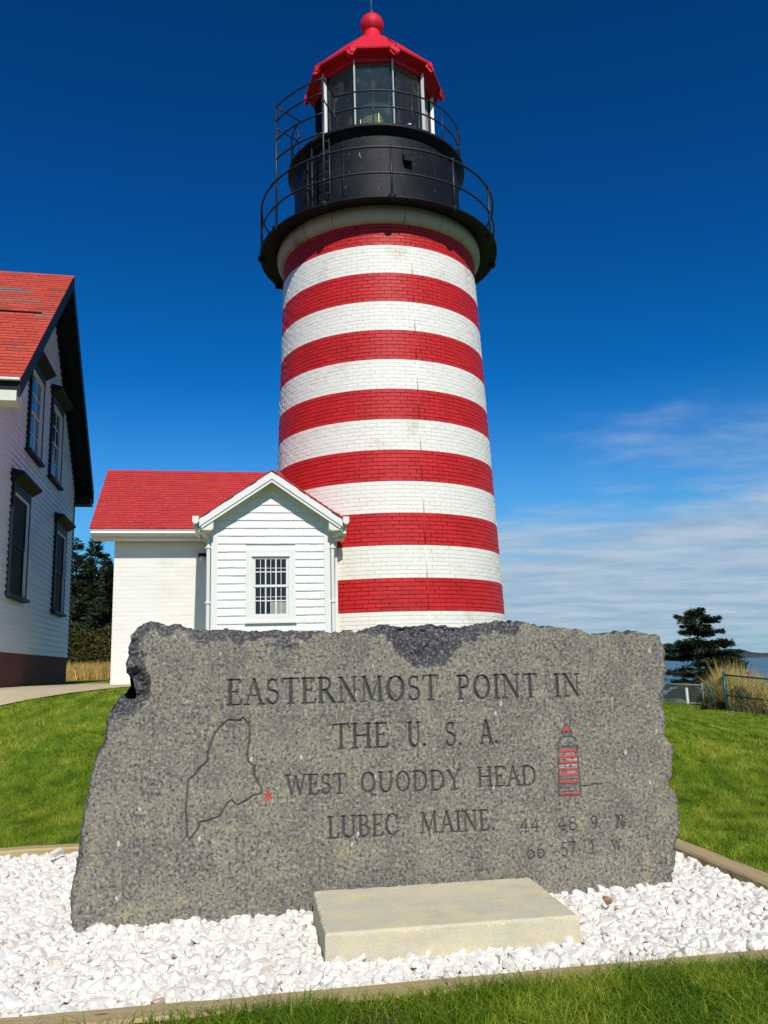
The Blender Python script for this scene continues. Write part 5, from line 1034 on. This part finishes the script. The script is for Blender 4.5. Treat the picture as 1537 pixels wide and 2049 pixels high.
def uniform(x0, x1, y0, y1, dens, rs):
    n = int((x1 - x0) * (y1 - y0) * dens); return rs.uniform(x0, x1, n), rs.uniform(y0, y1, n)
def build_grass():
    rs = np.random.default_rng(99)
    # verge in front of the bed
    x, y = uniform(-3.2, 3.4, 2.3, 4.2, 24000, rs); e = x * BE[0] + (y - BO[1]) * BE[1]; g = x * BG[0] + (y - BO[1]) * BG[1]
    cl = fbm(x * 2.1 + 4, y * 2.1, 3); bare = sstep((cl - 0.27) / 0.12); edge = sstep((-g - 0.09) / 0.05)
    keep = (g < -0.09) & (rs.random(len(x)) < (0.45 + 0.55 * bare) * (0.35 + 0.65 * edge)) & (np.abs(x) < 0.9 + 0.42 * y)
    left_thin = sstep((x + 0.95) / 0.7); keep &= rs.random(len(x)) < 0.15 + 0.85 * left_thin
    x, y, cl, g = x[keep], y[keep], cl[keep], g[keep]; h = rs.uniform(0.035, 0.085, len(x)) * (0.55 + 1.0 * cl) * (1 + 0.35 * sstep((g + 0.19) / 0.1)); tint = np.clip(0.60 * rs.random(len(x)) ** 1.4 + 0.9 * (fbm(x * 4, y * 4 + 7, 3) - 0.32) + (rs.random(len(x)) < 0.07) * 0.6, 0, 1)
    blades('verge_grass', x, y, np.full(len(x), -0.028), h, rs.uniform(0.0025, 0.0050, len(x)), M_GRASS, 0.9, tint, 2, 'short green grass verge in front of the front timber', rs=rs, flop=0.25)
    # the lawn beyond the bed, thinning with distance; sizes grow so that far tufts still read
    Xs = []; Ys = []; Hs = []; Ws = []
    for (y0, y1, dens, hh, ww) in ((4.4, 8.5, 5200, 0.060, 0.0065), (8.5, 12.5, 2600, 0.058, 0.010), (12.5, 22, 850, 0.055, 0.015), (22, 36, 300, 0.06, 0.024)):
        x, y = uniform(-9, 14, y0, y1, dens, rs); e = x * BE[0] + (y - BO[1]) * BE[1]; g = x * BG[0] + (y - BO[1]) * BG[1]
        inbed = (e > -3.11) & (e < 2.345) & (g > -0.10) & (g < 3.195); view = np.abs(x + 0.0) < 0.56 * y + 0.4; shade = (np.abs(x) < 0.30 * y) & (y > 6.9)
        k = ~inbed & view & ~shade & (x < fence_x(y) + 0.1); k &= ~((y > 10.0) & (x < 1.5)) | ((x > -6) & (y < 12.2 + 0.0 * x)); x, y = x[k], y[k]; Xs.append(x); Ys.append(y); Hs.append(rs.uniform(0.5, 1.15, len(x)) * hh); Ws.append(rs.uniform(0.7, 1.3, len(x)) * ww)
    x = np.concatenate(Xs); y = np.concatenate(Ys); h = np.concatenate(Hs); w = np.concatenate(Ws)
    # keep the path clear
    pl = np.interp(x, [-9.5, -7.2, -5.05, -4.35, -3.7, -2.6, -1.0], [8.9, 9.6, 10.7, 11.45, 12.05, 12.3, 12.5]); k = ~((y > pl + 0.02) & (x < -0.9)); x, y, h, w = x[k], y[k], h[k], w[k]
    tint = np.clip(0.55 * rs.random(len(x)) ** 1.3 + 0.40 * fbm(x * 0.7, y * 0.7 + 3, 4) + 1.7 * (fbm(x * 9, y * 5.0, 3) - 0.5), 0, 1); h = h * (0.45 + 0.95 * fbm(x * 5 + 9, y * 4, 3)); br = fbm(x * 0.9 + 20, y * 0.9, 3); tint = np.clip(tint + 0.5 * sstep((br - 0.66) / 0.1), 0, 1)
    blades('lawn_grass', x, y, ground_z(x, y) - 0.008, h, w, M_GRASS, 0.8, tint, 1, 'mown green lawn sloping up behind the slab', rs=rs, flop=0.2)
    # tall dry grass beyond the fence on the right
    x, y = uniform(8, 22, 15, 34, 480, rs); q = x - fence_x(y); cl = fbm(x * 0.9, y * 0.9, 3); k = (q > 0.10) & (q < 5.5) & (rs.random(len(x)) < sstep((cl - 0.30) / 0.2)); x, y, cl, q = x[k], y[k], cl[k], q[k]
    dens2 = np.clip(1.25 - 0.16 * q, 0.3, 1.2); h = rs.uniform(0.45, 1.15, len(x)) * dens2 * (0.60 + 0.9 * cl)
    blades('dry_grass', x, y, ground_z(x, y) - 0.02, h, rs.uniform(0.012, 0.028, len(x)), M_DRY, 0.35, np.clip(rs.random(len(x)) * 0.6 + 0.5 * cl - 0.1, 0, 1), 2, 'tall golden dry grass beyond the green fence', rs=rs)
    # dry grass under the trees on the left
    x, y = uniform(-17, -6.5, 28, 36, 260, rs); h = rs.uniform(0.25, 0.75, len(x))
    blades('dry_grass', x, y, ground_z(x, y) - 0.02, h, rs.uniform(0.015, 0.035, len(x)), M_DRY, 0.35, rs.random(len(x)) * 0.8, 2, 'dry yellow grass below the spruces between house and annex', rs=rs)
build_grass()
# ------------------------------------------------------------------ spruces and brush
def needle_tree(name, base, height, whorls, label, group, seed, dens=1.0, droop=0.25, needle=0.20, trunk_r=0.11, lean=(0, 0), width=0.035):
    """whorls: list of (height fraction, branch length, number of branches, upward tilt)"""
    rs = np.random.default_rng(seed); root = thing(name, base, 0, label, 'tree', group); root['z_base'] = 0.0
    m = MB(); m.tube([(lean[0] * t * t, lean[1] * t * t, t * height) for t in np.linspace(0, 1, 9)], trunk_r, 8, r2=0.012); trunk = m.build('trunk', M_BARK, root, True)
    m = MB(); C = []; Dv = []; Ln = []
    for (hf, bl, nb, tilt) in whorls:
        for b in range(nb):
            a = rs.uniform(0, 2 * np.pi); L_ = bl * rs.uniform(0.6, 1.12); z0 = (hf + rs.normal(0, 0.008)) * height; t = hf; o = np.array([lean[0] * t * t, lean[1] * t * t, z0]); tl = tilt + rs.normal(0, 0.1)
            bend = rs.normal(0, 0.12); pts = []
            for s in np.linspace(0, 1, 6): an = a + bend * s; pts.append(o + np.array([math.cos(an) * L_ * s, math.sin(an) * L_ * s, L_ * (tl * s - droop * s * s)]))
            m.tube([tuple(p) for p in pts], 0.018 * (0.4 + L_ * 0.5), 4, r2=0.004)
            k = int(L_ * 46 * dens); s = rs.uniform(0.12, 1.0, k) ** 0.8; P = np.stack([np.interp(s, np.linspace(0, 1, 6), [p[j] for p in pts]) for j in range(3)], 1)
            dr = np.array([math.cos(a), math.sin(a), tl - droop]); side = np.array([-math.sin(a), math.cos(a), 0]); sgn = rs.choice([-1, 1], k)
            sp = (1 - s * 0.65) * L_ * 0.38 * np.abs(rs.normal(0.5, 0.45, k)); P = P + side[None] * (sgn * sp)[:, None]; P[:, 2] += rs.normal(0, 0.05, k) - 0.12 * sp
            D = dr[None] * rs.uniform(0.3, 1.0, k)[:, None] + side[None] * (sgn * rs.uniform(0.2, 1.0, k))[:, None] + rs.normal(0, 0.28, (k, 3)); C.append(P); Dv.append(D); Ln.append(needle * rs.uniform(0.6, 1.35, k))
    m.build('branches', M_BARK, root)
    C = np.concatenate(C); Dv = np.concatenate(Dv); Ln = np.concatenate(Ln); Dv /= np.linalg.norm(Dv, axis=1)[:, None]; n = len(C)
    up = np.stack([rs.normal(0, 0.5, n), rs.normal(0, 0.5, n), np.ones(n)], 1); S = np.cross(Dv, up); S /= np.linalg.norm(S, axis=1)[:, None] + 1e-9
    w = Ln * rs.uniform(0.22, 0.42, n) * (width / 0.035); P0 = C - S * w[:, None] * 0.5; P1 = C + S * w[:, None] * 0.5; T = C + Dv * Ln[:, None]; T[:, 2] += rs.normal(0, 0.015, n)
    Nn = np.cross(S, Dv); P2 = C + Nn * w[:, None] * 0.5 - Dv * Ln[:, None] * 0.1
    V = np.stack([P0, P1, T, P2], 1).reshape(-1, 3); k = np.arange(n)[:, None] * 4; F = np.concatenate([k + np.array([0, 1, 2]), k + np.array([0, 2, 3])])
    o = np_mesh('crown', V, F, M_NEEDLE, {'tint': np.repeat(np.clip(rs.random(n) ** 1.25, 0, 1), 4)}, parent=root); return root
def spruce_whorls(n, w, top=0.02, low=0.06): return [(low + (1 - low - top) * i / (n - 1), w * (1 - (i / (n - 1))) ** 0.85 + 0.10, 7 if i < n * 0.7 else 5, 0.12 + 0.35 * i / n) for i in range(n)]
def build_trees():
    G = 'spruces standing between the house and the annex'
    spots = [(-15.45, 44.0, 7.6, 2.1, 'dark spruce rising nearest to the annex wall'), (-17.1, 45.5, 7.7, 2.2, 'dark spruce standing beside the house corner'), (-13.2, 46.5, 7.9, 2.2, 'dark spruce mostly hidden behind the annex'), (-16.6, 49.5, 7.4, 2.4, 'smaller spruce filling the gap behind the front two'), (-18.6, 46.5, 8.2, 2.5, 'dark spruce mostly hidden behind the house'), (-14.2, 42.0, 5.6, 1.7, 'shorter spruce at the front of the group by the annex'), (-17.9, 41.8, 4.6, 1.6, 'shortest spruce at the front of the group by the house')]
    for i, (x, y, h, w, lb) in enumerate(spots):
        needle_tree('spruce_tree', (x, y, float(ground_z(x, y)) - 0.1), h, spruce_whorls(30, w), lb, G, 100 + i, 1.5, 0.22, 0.26, 0.13, (0.1 * (i % 3 - 1), 0))
    # wind-shaped spruce by the water: broad skirts below, a flat-layered crown above a bare stretch of trunk
    wl = [(0.12, 1.7, 9, 0.04), (0.20, 2.1, 10, 0.06), (0.28, 2.3, 10, 0.06), (0.36, 2.3, 9, 0.08), (0.43, 2.2, 8, 0.08), (0.50, 2.0, 8, 0.10), (0.56, 1.8, 7, 0.12), (0.62, 1.65, 7, 0.10), (0.66, 1.6, 6, 0.06), (0.735, 1.05, 3, 0.06), (0.775, 1.25, 4, 0.08), (0.82, 1.20, 5, 0.10), (0.87, 1.10, 5, 0.12), (0.91, 0.95, 5, 0.12), (0.95, 0.72, 5, 0.12), (0.98, 0.42, 5, 0.12)]
    needle_tree('spruce_tree', (15.45, 42.0, -1.35), 4.95, wl, 'wind-shaped dark spruce by the water behind the chain-link fence on the right', 'trees by the shore', 317, 4.2, 0.07, 0.150, 0.10, (0.10, 0), 0.05)
    needle_tree('spruce_tree', (13.2, 43.5, -1.3), 3.3, spruce_whorls(14, 1.3), 'low dark spruce half hidden by the right edge of the slab', 'trees by the shore', 322, 1.3, 0.12, 0.18)
build_trees()
def leaf_mass(name, spots, mat, label, size, per, seed, cat):
    rs = np.random.default_rng(seed); C = []
    for (x, y, r, h) in spots:
        n = int(per * r * h * 10); u = rs.normal(0, 1, (n, 3)); u /= np.linalg.norm(u, axis=1)[:, None]; k = rs.uniform(0.45, 1.0, n) ** 0.5 * (0.75 + 0.5 * fbm(u[:, 0] * 2 + x, u[:, 2] * 2 + u[:, 1] + y, 3))
        C.append(np.stack([x + u[:, 0] * r * k, y + u[:, 1] * r * k, float(ground_z(x, y)) + np.abs(u[:, 2]) * h * k], 1))
    C = np.concatenate(C); n = len(C); a = rs.normal(0, 1, (n, 3)); a /= np.linalg.norm(a, axis=1)[:, None]; b = np.cross(a, rs.normal(0, 1, (n, 3))); b /= np.linalg.norm(b, axis=1)[:, None]; L_ = size * rs.uniform(0.5, 1.4, n)
    V = np.stack([C - b * (L_ * 0.25)[:, None], C + b * (L_ * 0.25)[:, None], C + a * L_[:, None]], 1).reshape(-1, 3); F = np.arange(n)[:, None] * 3 + np.array([0, 1, 2])
    tag(np_mesh(name, V, F, mat, {'tint': np.repeat(rs.random(n), 3)}), label, cat, kind='stuff')
rs_ = np.random.default_rng(8)
leaf_mass('brush_thicket', [(x, 36.5 + rs_.uniform(-0.8, 0.8), rs_.uniform(0.8, 1.2), rs_.uniform(1.6, 2.4)) for x in np.linspace(-17, -9, 11)], M_BRUSH, 'brownish brush thicket at the foot of the spruces between house and annex', 0.16, 320, 5, 'brush')
leaf_mass('brush_thicket', [(fx + 0.55, yy, 0.45, hh) for fx, yy, hh in [(8.75, 22.6, 0.75), (8.95, 23.4, 0.62), (9.3, 24.4, 0.6), (9.7, 25.5, 0.55)]] + [(8.45, 22.5, 0.22, 0.30), (9.4, 21.35, 0.25, 0.22), (10.1, 20.5, 0.25, 0.2)], M_BRUSH, 'low brown bushes along the foot of the green fence', 0.07, 900, 6, 'brush')

# ------------------------------------------------------------------ chain-link fences
def chain_fence(name, pts, height, mat, wire, label, cell=0.055, wr=0.0022, low=0.08, posts=True):
    """pts: line of post feet (x,y,z); each bay gets a top rail, a bottom rail and woven wire"""
    root = thing(name, pts[0], 0, label, 'fence', 'chain-link fences'); root['z_base'] = 0.0; o0 = Vector(pts[0]); P = [Vector(p) - o0 for p in pts]
    for i, p in enumerate(P):
        m = MB(); m.tube([p + Vector((0, 0, -0.2)), p + Vector((0, 0, height + 0.03))], 0.035, 8); po = m.build('post', mat, root, True)
        m = MB(); m.lathe([(0.0, 0.035), (0.025, 0.025), (0.038, 0.0), (0.038, -0.03)], 10); c = m.build('post_cap', mat, po, True); c.location = p + Vector((0, 0, height + 0.03))
    for a, b in zip(P[:-1], P[1:]):
        for z, r in ((height - 0.03, 0.022), (low + 0.26 if low > 0.1 else low, 0.020)):
            m = MB(); m.tube([a + Vector((0, 0, z)), b + Vector((0, 0, z))], r, 6); m.build('rail', mat, root, True)
        Ln = (b - a).length; H = height - 0.05; m = MB(); k = -H
        while k < Ln:
            for sg in (1, -1):
                s0, s1 = max(0, k), min(Ln, k + H)
                if s1 - s0 > 0.01:
                    t0, t1 = s0 - k, s1 - k; z0, z1 = (t0, t1) if sg > 0 else (H - t0, H - t1); m.tube([a + (b - a) * (s0 / Ln) + Vector((0, 0, z0 + 0.02)), a + (b - a) * (s1 / Ln) + Vector((0, 0, z1 + 0.02))], wr, 3)
            k += cell * 1.414
        m.build('wire_mesh', wire, root)
gz = lambda x, y: float(ground_z(x, y))
def fp(x, y, dz=0.0): return (x, y, gz(x, y) + dz)
chain_fence('chain_link_fence', [(8.71, 22.0, -0.13), (10.2, 20.2, -0.36), (11.7, 18.4, -0.60)], 0.93, M_FGREEN, M_FGREEN, 'dark green chain-link fence running from its tall post to the right edge', 0.065, 0.0045, 0.12)
chain_fence('chain_link_fence', [(8.80, 22.15, -0.13), (10.3, 26.5, -0.36), (12.0, 32.0, -0.60)], 0.90, M_FGREEN, M_FGREEN, 'green chain-link fence overgrown with grass, running back from the tall post', 0.06, 0.004)
chain_fence('chain_link_fence', [(11.9, 32.2, -0.58), (10.6, 33.0, -0.50), (9.2, 33.9, -0.40), (7.6, 34.8, -0.3)], 0.80, M_GALV, M_GALV, 'silver chain-link fence below the wind-shaped spruce at the slab edge', 0.075, 0.005)
chain_fence('chain_link_fence', [(-13.6, 30.6, 0.93), (-11.05, 30.0, 0.93), (-8.6, 29.5, 0.93)], 0.50, M_FPALE, M_FPALE, 'pale green chain-link fence in the gap between house and annex', 0.075, 0.004)
m = MB(); m.box(-0.045, 0.045, -0.045, 0.045, 0, 0.62); m.add([(-0.05, -0.05, 0.62), (0.05, -0.05, 0.62), (0.05, 0.05, 0.62), (-0.05, 0.05, 0.62), (0, 0, 0.66)], [(0, 1, 4), (1, 2, 4), (2, 3, 4), (3, 0, 4), (0, 3, 2, 1)])
o = m.build('marker_post', M_TRIM); o.location = (12.1, 34.5, -0.62); tag(o, 'short white wooden post behind the silver chain-link fence', 'post')
